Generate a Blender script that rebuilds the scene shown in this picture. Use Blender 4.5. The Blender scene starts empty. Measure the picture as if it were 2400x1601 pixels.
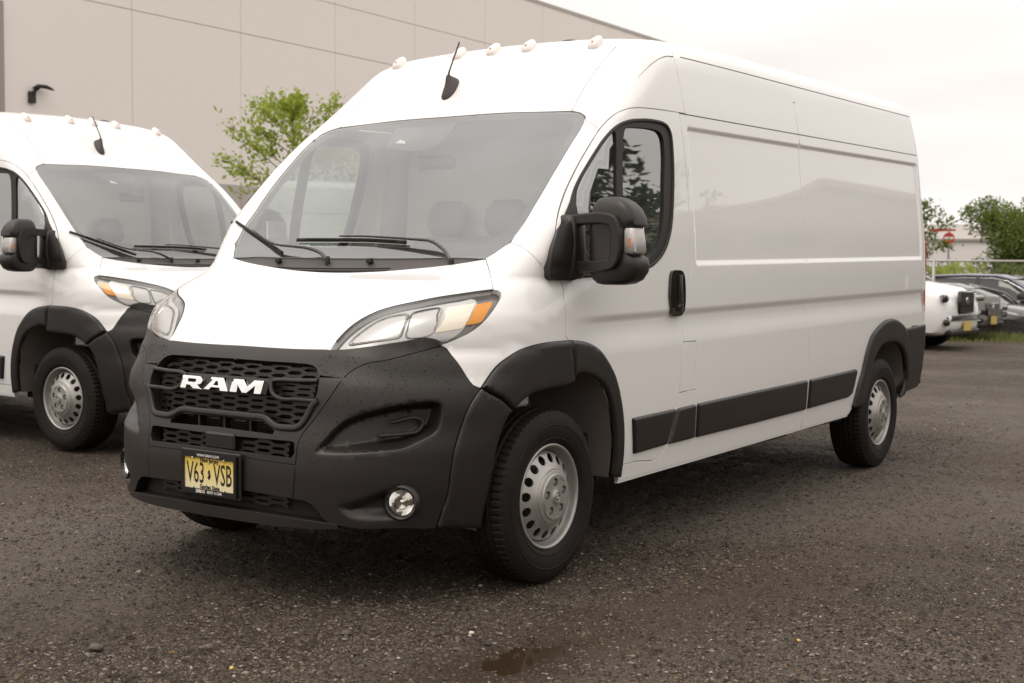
import bpy, math, random
import numpy as np
from mathutils import Vector, Matrix
from mathutils.geometry import delaunay_2d_cdt
random.seed(4); RNG = np.random.default_rng(7)
SC = bpy.context.scene
COL = SC.collection

# ------------------------------------------------------------------ camera
CAM = (4.56675, 3.99496, 1.33983); YAW = 3.750912; PITCH = -0.0581166; ROLL = 0.00836805
cd = bpy.data.cameras.new('camera'); cam = bpy.data.objects.new('camera', cd); COL.objects.link(cam)
_d = Vector((math.cos(PITCH)*math.cos(YAW), math.cos(PITCH)*math.sin(YAW), math.sin(PITCH)))
_r = _d.cross(Vector((0, 0, 1))).normalized(); _u = _r.cross(_d)
_r2 = _r*math.cos(ROLL)+_u*math.sin(ROLL); _u2 = -_r*math.sin(ROLL)+_u*math.cos(ROLL)
cam.matrix_world = Matrix(((_r2.x, _u2.x, -_d.x, CAM[0]), (_r2.y, _u2.y, -_d.y, CAM[1]), (_r2.z, _u2.z, -_d.z, CAM[2]), (0, 0, 0, 1)))
cd.sensor_width = 36; cd.lens = 36*3066.3/2400
cd.clip_start = 0.1; cd.clip_end = 3000
cd.dof.use_dof = True; cd.dof.focus_distance = 5.9; cd.dof.aperture_fstop = 4.5
SC.camera = cam

# ------------------------------------------------------------------ world: bright overcast sky
w = bpy.data.worlds.new('World'); SC.world = w; w.use_nodes = True
nt = w.node_tree; nt.nodes.clear()
def N(tree, t, **kw):
    n = tree.nodes.new(t)
    for k, v in kw.items():
        if k in n.inputs.keys() if not isinstance(k, int) else False: n.inputs[k].default_value = v
        else: setattr(n, k, v)
    return n
SUN_EL, SUN_ROT = math.radians(62), math.radians(135)
out = N(nt, 'ShaderNodeOutputWorld')
sky = N(nt, 'ShaderNodeTexSky'); sky.sky_type = 'NISHITA'; sky.sun_disc = False; sky.sun_elevation = SUN_EL; sky.sun_rotation = SUN_ROT
bw = N(nt, 'ShaderNodeRGBToBW'); nt.links.new(sky.outputs[0], bw.inputs[0])
bgn = N(nt, 'ShaderNodeBackground'); bgn.inputs[1].default_value = 0.05
tint = N(nt, 'ShaderNodeMix', data_type='RGBA', blend_type='MULTIPLY'); tint.inputs[0].default_value = 1
nt.links.new(bw.outputs[0], tint.inputs[6]); tint.inputs[7].default_value = (1.0, 0.95, 0.91, 1)
nt.links.new(tint.outputs[2], bgn.inputs[0])
tc = N(nt, 'ShaderNodeTexCoord'); sep = N(nt, 'ShaderNodeSeparateXYZ'); nt.links.new(tc.outputs['Generated'], sep.inputs[0])
ramp = N(nt, 'ShaderNodeValToRGB'); nt.links.new(sep.outputs[2], ramp.inputs[0])
SKYC = (1.0, 0.942, 0.905)
def rampset(r, stops):
    els = r.color_ramp.elements
    while len(els) > 1: els.remove(els[-1])
    els[0].position = stops[0][0]; els[0].color = stops[0][1]
    for p, c in stops[1:]:
        e = els.new(p); e.color = c
# CIE overcast luminance: L = Lz (1 + 2 sin el) / 3
rampset(ramp, [(0.0, tuple(c*0.39 for c in SKYC)+(1,)), (0.12, tuple(c*0.405 for c in SKYC)+(1,)), (0.35, tuple(c*.535 for c in (1, .955, .925))+(1,)), (1.0, (.86, .837, .82, 1))])
mp = N(nt, 'ShaderNodeMapping'); nt.links.new(tc.outputs['Generated'], mp.inputs[0]); mp.inputs['Scale'].default_value = (1.2, 1.2, 6.5)
cn = N(nt, 'ShaderNodeTexNoise'); cn.inputs['Scale'].default_value = 1.7; cn.inputs['Detail'].default_value = 4; cn.inputs['Roughness'].default_value = .45; nt.links.new(mp.outputs[0], cn.inputs[0])
cmr = N(nt, 'ShaderNodeMapRange'); nt.links.new(cn.outputs[0], cmr.inputs[0])
for i, v in enumerate((.34, .66, .76, 1.07)): cmr.inputs[i+1].default_value = v
mul = N(nt, 'ShaderNodeMix', data_type='RGBA', blend_type='MULTIPLY'); mul.inputs[0].default_value = 1
nt.links.new(ramp.outputs[0], mul.inputs[6]); nt.links.new(cmr.outputs[0], mul.inputs[7])
bgo = N(nt, 'ShaderNodeBackground'); nt.links.new(mul.outputs[2], bgo.inputs[0]); bgo.inputs[1].default_value = 2.1
add = N(nt, 'ShaderNodeAddShader'); nt.links.new(bgo.outputs[0], add.inputs[0]); nt.links.new(bgn.outputs[0], add.inputs[1]); nt.links.new(add.outputs[0], out.inputs[0])

sl = bpy.data.lights.new('sun', 'SUN'); sl.energy = 0.8; sl.angle = math.radians(25); sl.color = (1, .95, .88)
so = bpy.data.objects.new('sun', sl); COL.objects.link(so)
so.rotation_euler = (math.radians(28), 0, math.radians(75)); so.location = (0, 0, 20)
SC.view_settings.view_transform = 'Standard'; SC.view_settings.look = 'None'; SC.view_settings.exposure = 0; SC.view_settings.gamma = 1
SC.view_settings.use_curve_mapping = False
SC.cycles.max_bounces = 10; SC.cycles.transparent_max_bounces = 16; SC.cycles.glossy_bounces = 5; SC.cycles.diffuse_bounces = 4
SC.cycles.caustics_reflective = False; SC.cycles.caustics_refractive = False

# ------------------------------------------------------------------ materials
def mat(name, col, rough=.5, metal=0, spec=.5, coat=0, coat_rough=.03, noise=None, bump=None, emis=None):
    m = bpy.data.materials.new(name); m.use_nodes = True; t = m.node_tree; b = t.nodes['Principled BSDF']
    b.inputs['Base Color'].default_value = (*col, 1); b.inputs['Roughness'].default_value = rough; b.inputs['Metallic'].default_value = metal
    b.inputs['Specular IOR Level'].default_value = spec; b.inputs['Specular Tint'].default_value = (1, .94, .89, 1); b.inputs['Coat Weight'].default_value = coat; b.inputs['Coat Roughness'].default_value = coat_rough
    if noise or bump: tcn = t.nodes.new('ShaderNodeTexCoord')
    if noise:      # (scale, amount, other colour)
        n = t.nodes.new('ShaderNodeTexNoise'); n.inputs['Scale'].default_value = noise[0]; n.inputs['Detail'].default_value = 6; n.inputs['Roughness'].default_value = .6
        t.links.new(tcn.outputs['Object'], n.inputs[0])
        r = t.nodes.new('ShaderNodeMapRange'); t.links.new(n.outputs[0], r.inputs[0])
        for i, v in enumerate((.38, .68, 0, noise[1])): r.inputs[i+1].default_value = v
        mx = t.nodes.new('ShaderNodeMix'); mx.data_type = 'RGBA'; t.links.new(r.outputs[0], mx.inputs[0])
        mx.inputs[6].default_value = (*col, 1); mx.inputs[7].default_value = (*noise[2], 1); t.links.new(mx.outputs[2], b.inputs['Base Color'])
    if bump:       # (scale, strength, distance)
        n = t.nodes.new('ShaderNodeTexNoise'); n.inputs['Scale'].default_value = bump[0]; n.inputs['Detail'].default_value = 3
        t.links.new(tcn.outputs['Object'], n.inputs[0])
        bp = t.nodes.new('ShaderNodeBump'); bp.inputs['Strength'].default_value = bump[1]; bp.inputs['Distance'].default_value = bump[2]
        t.links.new(n.outputs[0], bp.inputs['Height']); t.links.new(bp.outputs[0], b.inputs['Normal'])
    if emis: b.inputs['Emission Color'].default_value = (*emis, 1); b.inputs['Emission Strength'].default_value = 1
    return m
def glassmat(name, tint, ior=1.6, rough=0.0, drops=False):
    m = bpy.data.materials.new(name); m.use_nodes = True; t = m.node_tree; t.nodes.clear()
    o = t.nodes.new('ShaderNodeOutputMaterial'); tr = t.nodes.new('ShaderNodeBsdfTransparent'); tr.inputs[0].default_value = (*tint, 1)
    g = t.nodes.new('ShaderNodeBsdfGlossy'); g.inputs['Roughness'].default_value = rough; g.inputs['Color'].default_value = (1, 1, 1, 1)
    lw = t.nodes.new('ShaderNodeLayerWeight'); lw.inputs[0].default_value = .5; pw = t.nodes.new('ShaderNodeMath'); pw.operation = 'POWER'; t.links.new(lw.outputs['Facing'], pw.inputs[0]); pw.inputs[1].default_value = 4.0
    f = t.nodes.new('ShaderNodeMapRange'); t.links.new(pw.outputs[0], f.inputs[0]); f.inputs[3].default_value = ior; f.inputs[4].default_value = 1.0; mx = t.nodes.new('ShaderNodeMixShader')
    t.links.new(f.outputs[0], mx.inputs[0]); t.links.new(tr.outputs[0], mx.inputs[1]); t.links.new(g.outputs[0], mx.inputs[2]); t.links.new(mx.outputs[0], o.inputs[0])
    return m
M = {}
M['paint'] = mat('white_paint', (.84, .815, .785), .30, coat=1.0, coat_rough=.02, noise=(1.3, .3, (.82, .79, .76)))
M['black'] = mat('black_plastic', (.0135, .0112, .0098), .40, spec=.5, noise=(7, .6, (.0175, .0145, .0125)), bump=(900, .12, .0006))
M['blackgloss'] = mat('gloss_black_plastic', (.012, .011, .010), .12, coat=.6)
M['rubber'] = mat('seal_rubber', (.012, .011, .010), .55)
M['seam'] = mat('dark_seam_line', (.12, .11, .10), .6)  # dark line colour for roof seams and the shade in pressed creases
M['under'] = mat('underbody', (.012, .011, .010), .85)
M['liner'] = mat('wheel_liner', (.14, .122, .108), .75, noise=(5, .5, (.18, .16, .14)), bump=(160, .35, .003))
M['tyre'] = mat('tyre_rubber', (.0090, .0072, .0060), .62, spec=.2, noise=(6, .8, (.017, .0138, .0112)), bump=(70, .25, .002))
M['steel'] = mat('silver_wheel_paint', (.40, .38, .355), .38, metal=.6, noise=(8, .5, (.34, .32, .295)))
M['disc'] = mat('brake_disc', (.14, .12, .10), .45, metal=.8)
M['chrome'] = mat('chrome', (.85, .84, .82), .06, metal=1)
M['reflector'] = mat('lamp_reflector', (.26, .25, .245), .2, metal=1)
M['lampwhite'] = mat('lamp_housing', (.50, .48, .465), .3, metal=.7)
M['markerbulb'] = mat('marker_bulb', (.72, .48, .34), .4)
M['signal'] = mat('signal_lens', (.50, .475, .45), .15, metal=.55, coat=.5, bump=(260, .8, .004))
M['smear'] = mat('hand_smear', (.645, .625, .605), .4)
M['drop'] = mat('water_drop', (.004, .0035, .003), .3, spec=.15)
M['lampbase'] = mat('lamp_base', (.20, .19, .185), .25, metal=.5)
M['amber'] = mat('amber_lens', (.80, .29, .008), .25, coat=.2)
M['turn'] = mat('turn_signal_chrome', (.80, .70, .58), .25, metal=.6)  # pale orange chrome, gives off no light
M['orangebit'] = mat('orange_bulb', (.75, .2, .03), .3)
M['glass'] = glassmat('windshield_glass', (.95, .98, .94), .175)
M['sideglass'] = glassmat('side_glass', (.30, .36, .32), .32)
M['lens'] = glassmat('clear_lens', (.97, .97, .96), .03)
M['frit'] = mat('glass_frit', (.018, .015, .015), .6)
M['cowl'] = mat('cowl_plastic', (.060, .052, .049), .5, bump=(500, .1, .001))
M['dash'] = mat('dashboard', (.50, .49, .455), .7, bump=(60, .2, .004))
M['seat'] = mat('seat_cloth', (.34, .33, .315), .9)
M['headliner'] = mat('headliner', (.75, .71, .66), .9)
M['bulk'] = mat('bulkhead', (.86, .835, .79), .7)
M['plateY'] = None
M['frame'] = mat('plate_frame', (.012, .011, .011), .35)
M['ink'] = mat('black_print', (.012, .010, .010), .5)
M['whiteprint'] = mat('white_print', (.8, .77, .73), .5)
M['goldprint'] = mat('gold_print', (.75, .38, .03), .5)
M['red'] = mat('red_lens', (.45, .02, .015), .2, coat=.6)
M['grillemesh'] = mat('grille_plastic', (.013, .011, .0095), .35)
M['radiator'] = mat('radiator', (.018, .015, .0125), .5, metal=.3)
M['markerlens'] = mat('marker_lens', (.86, .78, .72), .2, coat=.7)
def plate_mat():
    m = mat('plate_yellow', (.8, .6, .2), .4); t = m.node_tree; b = t.nodes['Principled BSDF']
    c = t.nodes.new('ShaderNodeTexCoord'); s = t.nodes.new('ShaderNodeSeparateXYZ'); t.links.new(c.outputs['Object'], s.inputs[0])
    r = t.nodes.new('ShaderNodeMapRange'); t.links.new(s.outputs[2], r.inputs[0]); r.inputs[1].default_value = .40; r.inputs[2].default_value = .56
    q = t.nodes.new('ShaderNodeValToRGB'); rampset(q, [(0.12, (.84, .74, .50, 1)), (.45, (.83, .68, .30, 1)), (1, (.78, .52, .04, 1))]); t.links.new(r.outputs[0], q.inputs[0]); t.links.new(q.outputs[0], b.inputs['Base Color'])
    return m
M['plateY'] = plate_mat()

# ------------------------------------------------------------------ object helpers
def link(o, parent=None):
    COL.objects.link(o)
    if parent is not None: o.parent = parent
    return o
def empty(name, loc=(0, 0, 0), rz=0, parent=None, **props):
    o = bpy.data.objects.new(name, None); o.location = loc; o.rotation_euler = (0, 0, rz); o.empty_display_size = .2
    for k, v in props.items(): o[k] = v
    return link(o, parent)
def mesh_obj(name, v, f, m, parent=None, smooth=False, ln=None, **props):
    me = bpy.data.meshes.new(name); me.from_pydata([tuple(map(float, p)) for p in v], [], [tuple(map(int, q)) for q in f]); me.update()
    if m is not None: me.materials.append(m)
    if smooth or ln is not None: me.polygons.foreach_set('use_smooth', [True]*len(me.polygons))
    if ln is not None: me.normals_split_custom_set([tuple(map(float, n)) for n in ln])
    o = bpy.data.objects.new(name, me)
    for k, val in props.items(): o[k] = val
    return link(o, parent)
class MB:
    """collects simple closed shapes into one mesh"""
    def __init__(s): s.v = []; s.f = []
    def add(s, v, f):
        k = len(s.v); s.v += [tuple(p) for p in v]; s.f += [tuple(i+k for i in q) for q in f]; return s
    def box(s, c, h, R=None, bev=0.0):
        """box centre c, half sizes h, optional bevel"""
        c = np.array(c, float); h = np.array(h, float); b = min(bev, h.min()*.98)
        if b <= 0:
            v = [(sx, sy, sz) for sx in (-1, 1) for sy in (-1, 1) for sz in (-1, 1)]; P = np.array(v, float)*h
            f = [(0, 1, 3, 2), (4, 6, 7, 5), (0, 4, 5, 1), (2, 3, 7, 6), (0, 2, 6, 4), (1, 5, 7, 3)]
        else:
            v = []; idx = {}
            for sx in (-1, 1):
                for sy in (-1, 1):
                    for sz in (-1, 1):
                        for ax in range(3):
                            p = np.array([sx, sy, sz], float)*(h-b); p[ax] += (sx, sy, sz)[ax]*b; idx[(sx, sy, sz, ax)] = len(v); v.append(p)
            P = np.array(v); f = []
            for ax in range(3):
                a, c2 = [i for i in range(3) if i != ax]
                for sg in (-1, 1):
                    q = []
                    for (i, j) in ((-1, -1), (1, -1), (1, 1), (-1, 1)):
                        k = [0, 0, 0]; k[ax] = sg; k[a] = i; k[c2] = j; q.append(idx[(*k, ax)])
                    f.append(q)
                for i in (-1, 1):
                    for j in (-1, 1):
                        q = []
                        for e, axn in ((-1, a), (1, a), (1, c2), (-1, c2)):
                            k = [0, 0, 0]; k[ax] = e; k[a] = i; k[c2] = j; q.append(idx[(*k, axn)])
                        f.append(q)
            for sx in (-1, 1):
                for sy in (-1, 1):
                    for sz in (-1, 1): f.append([idx[(sx, sy, sz, a)] for a in range(3)])
            # orient outward
            g = []
            for q in f:
                n = np.cross(P[q[1]]-P[q[0]], P[q[2]]-P[q[0]]); g.append(tuple(q) if n@P[list(q)].mean(0) > 0 else tuple(q[::-1]))
            f = g
        if R is not None: P = P@np.array(R).T
        return s.add(P+c, f)
    def tube(s, pts, r, n=8, cap=True, flat=None):
        pts = np.array(pts, float); m = len(pts); rr = np.broadcast_to(np.array(r, float), (m,))
        T = np.gradient(pts, axis=0); T /= np.linalg.norm(T, axis=1)[:, None]+1e-12
        up = np.array([0, 0, 1.]) if abs(T[0, 2]) < .9 else np.array([1., 0, 0]); A = np.cross(T[0], up); A /= np.linalg.norm(A)
        rings = []
        for i in range(m):
            A = A-T[i]*(A@T[i]); A /= np.linalg.norm(A); B = np.cross(T[i], A)
            a = np.arange(n)*2*np.pi/n+np.pi/n
            fx = 1 if flat is None else flat
            rings.append(pts[i]+rr[i]*(np.cos(a)[:, None]*A+fx*np.sin(a)[:, None]*B))
        V = np.concatenate(rings); F_ = []
        for i in range(m-1):
            for j in range(n): F_.append((i*n+j, i*n+(j+1) % n, (i+1)*n+(j+1) % n, (i+1)*n+j))
        if cap: F_ += [tuple(range(n))[::-1], tuple((m-1)*n+j for j in range(n))]
        return s.add(V, F_)
    def lathe(s, prof, c, axis='y', n=32, closed=False, sign=1):
        """prof: (radius, offset along axis)"""
        a = np.arange(n)*2*np.pi/n; V = []
        for r_, o_ in prof:
            x = r_*np.cos(a); z = r_*np.sin(a); y = np.full(n, o_*sign)
            V.append(np.stack([x, y, z], 1) if axis == 'y' else np.stack([x, z, y], 1) if axis == 'z' else np.stack([y, x, z], 1))
        V = np.concatenate(V)+np.array(c, float); F_ = []; m = len(prof)
        for i in range(m-1):
            for j in range(n):
                q = (i*n+j, i*n+(j+1) % n, (i+1)*n+(j+1) % n, (i+1)*n+j); F_.append(q)
        if closed: F_ += [tuple(range(n))[::-1], tuple((m-1)*n+j for j in range(n))]
        return s.add(V, F_)
    def prism(s, poly, fn, t0, t1):
        """polygon (2D) extruded; fn(u,v,t)->3D"""
        n = len(poly); V = [fn(u, v, t0) for u, v in poly]+[fn(u, v, t1) for u, v in poly]
        F_ = [tuple(range(n)), tuple(range(2*n-1, n-1, -1))]+[(i, n+i, n+(i+1) % n, (i+1) % n) for i in range(n)]
        return s.add(V, F_)
    def build(s, name, m, parent=None, smooth=False, fix=True, auto=None, **props):
        o = mesh_obj(name, s.v, s.f, m, parent, smooth, **props)
        if fix:
            import bmesh
            bm = bmesh.new(); bm.from_mesh(o.data); bmesh.ops.recalc_face_normals(bm, faces=bm.faces)
            if auto:
                for e in bm.edges:
                    if len(e.link_faces) == 2 and e.calc_face_angle(0) > auto: e.smooth = False
            bm.to_mesh(o.data); bm.free()
        return o
def mirror_obj(o, parent, name=None):
    """the same part on the other side of the vehicle (y -> -y)"""
    me = o.data.copy(); me.name = o.data.name; nv = len(me.vertices); co = np.empty(nv*3); me.vertices.foreach_get('co', co); co = co.reshape(-1, 3)*(1, -1, 1)
    has = o.data.has_custom_normals; ln = None
    if has:
        cn = np.empty(len(me.loops)*3); o.data.corner_normals.foreach_get('vector', cn); cn = cn.reshape(-1, 3)*(1, -1, 1)
        vi = np.empty(len(me.loops), int); me.loops.foreach_get('vertex_index', vi)
        key = [{int(vi[i]): i for i in range(p.loop_start, p.loop_start+p.loop_total)} for p in me.polygons]
    me.vertices.foreach_set('co', co.ravel()); me.flip_normals(); me.update()
    if has:
        vi2 = np.empty(len(me.loops), int); me.loops.foreach_get('vertex_index', vi2); ln = [None]*len(vi2)
        for p, k in zip(me.polygons, key):
            for i in range(p.loop_start, p.loop_start+p.loop_total): ln[i] = tuple(cn[k[int(vi2[i])]])
        me.normals_split_custom_set(ln)
    q = bpy.data.objects.new(name or o.name.split('.')[0], me); link(q, parent)
    for k in o.keys(): q[k] = o[k]
    for ch in list(o.children):
        if ch.type == 'MESH': mirror_obj(ch, q)
    return q

# ------------------------------------------------------------------ body surface of the van
def _pchip(xk,yk):
    xk=np.array(xk,float);yk=np.array(yk,float);h=np.diff(xk);d=np.diff(yk)/h
    m=np.zeros(len(xk)); m[0]=d[0];m[-1]=d[-1]
    for i in range(1,len(xk)-1):
        if d[i-1]*d[i]>0:
            w1=2*h[i]+h[i-1];w2=h[i]+2*h[i-1]; m[i]=(w1+w2)/(w1/d[i-1]+w2/d[i])
    def f(x):
        x=np.clip(x,xk[0],xk[-1]); i=np.clip(np.searchsorted(xk,x)-1,0,len(h)-1)
        t=(x-xk[i])/h[i]; a=yk[i];b=yk[i+1]
        return a*(1+2*t)*(1-t)**2+h[i]*m[i]*t*(1-t)**2+b*t*t*(3-2*t)+h[i]*m[i+1]*t*t*(t-1)
    g=np.linspace(xk[0],xk[-1],4000); v=f(g)
    ker=np.ones(41)/41; vs=np.convolve(np.pad(v,20,'edge'),ker,'valid')
    return lambda x: np.interp(x,g,vs)
RAKE=.0165
K=dict(c_b=.10,c_h=.13,c_w=.16,k_b=.42,k_h=.3,k_w=.22,t1=.16,t2=.07,kr=.16,kf=.35,zroof=2.52,crown=.05,dx=0.0)
X0=_pchip([.12,.2,.3,.5,.62,.75,.81,.865,.92,.98,1.03,1.08,1.14,1.2,1.26,1.3,1.36,1.55,1.75,1.92,2.07,2.3,2.44,2.56,2.9],
          [.84,.915,.94,.94,.93,.897,.889,.874,.842,.803,.749,.689,.600,.480,.340,.228,.115,-.05,-.238,-.42,-.60,-.82,-.93,-1.03,-1.3])
S0=_pchip([.1,.33,.5,.8,1.0,1.15,1.42,1.8,2.1,2.35,2.5,2.6],
          [.96,.985,1.01,1.03,1.033,1.032,1.022,.985,.95,.9,.865,.835])
def mix(z,a,b,c):
    t=np.clip((z-.93)/.25,0,1);u=np.clip((z-1.16)/.46,0,1);t=t*t*(3-2*t);u=u*u*(3-2*u)
    return a+(b-a)*t+(c-b)*u
def sstep(a,b,x):
    t=np.clip((x-a)/(b-a),0,1); return t*t*(3-2*t)
def side_relief(x,zb):
    """pressed panel recess and the crease that runs along doors and sides"""
    rec=.012*sstep(1.322,1.352,zb)*(1-sstep(1.992,2.014,zb))*sstep(-1.27,-1.30,x)*(1-sstep(-4.79,-4.82,x))
    g=(1-sstep(1.078,1.122,zb))*sstep(.93,1.066,zb)*.019*(1-sstep(-.45,-.05,x))
    return rec+g
def Ys(x,z):
    zb=z+RAKE*x
    hi=np.clip((zb-1.1)/.9,0,1)
    d1=np.maximum(0,x+1.1)
    d2=np.maximum(0,x+.2)
    return S0(zb)-side_relief(x,zb)-K['t1']*hi*d1**2-K['t2']*d2**2*(1-hi) - .006*np.clip((-x-3.2)/1.7,0,1)**2*0
def Xf(y,z):
    zb=z
    return X0(zb)-mix(zb,K['c_b'],K['c_h'],K['c_w'])*y*y+K['dx']
def smax(a,b,k):
    h=np.maximum(k-np.abs(a-b),0)/k
    return np.maximum(a,b)+h*h*k/4
def F(x,y,z):
    ay=np.abs(y); zb=z+RAKE*x
    s=ay-Ys(x,z)
    sl=(X0(z+.01)-X0(z-.01))/.02
    f=(x-Xf(y,z))/np.sqrt(1+sl**2)
    r=zb-(K['zroof']-K['crown']*y*y)+.005*np.maximum(0,-x-2)+.045*np.clip((x+2.2)/1.1,0,1)**2
    b=-4.93-x+ .03*np.clip(zb-1.4,0,1)
    k=mix(z,K['k_b'],K['k_h'],K['k_w'])+.16*np.clip((z-2.02)/.3,0,1)
    v=smax(s,f,k)
    v=smax(v,r,K['kr']+ (K['kf']-K['kr'])*np.clip((x+2.0)/1.0,0,1))
    return smax(v,b,.06)
def cast(o,d,t0,t1,n=400):
    """first crossing outside->inside along rays o+t d"""
    o=np.asarray(o,float);d=np.asarray(d,float)
    ts=np.linspace(t0,t1,n); lo=np.full(o.shape[0],np.nan);hi=lo.copy()
    P=o[:,None,:]+d[:,None,:]*ts[None,:,None]
    v=F(P[...,0],P[...,1],P[...,2]); ins=v<0
    i=np.argmax(ins,1); ok=ins.any(1)&(i>0)
    lo=ts[np.maximum(i-1,0)];hi=ts[i]
    for _ in range(30):
        m=(lo+hi)/2; p=o+d*m[:,None]; q=F(p[:,0],p[:,1],p[:,2])<0
        hi=np.where(q,m,hi);lo=np.where(q,lo,m)
    p=o+d*hi[:,None]
    return p,ok,v.min(1)
K.update(c_w=.015,c_h=-.07,k_h=.35,k_w=.095,t1=-.02,t2=.122,k_b=.48,c_b=.086,kf=.17)
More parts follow.
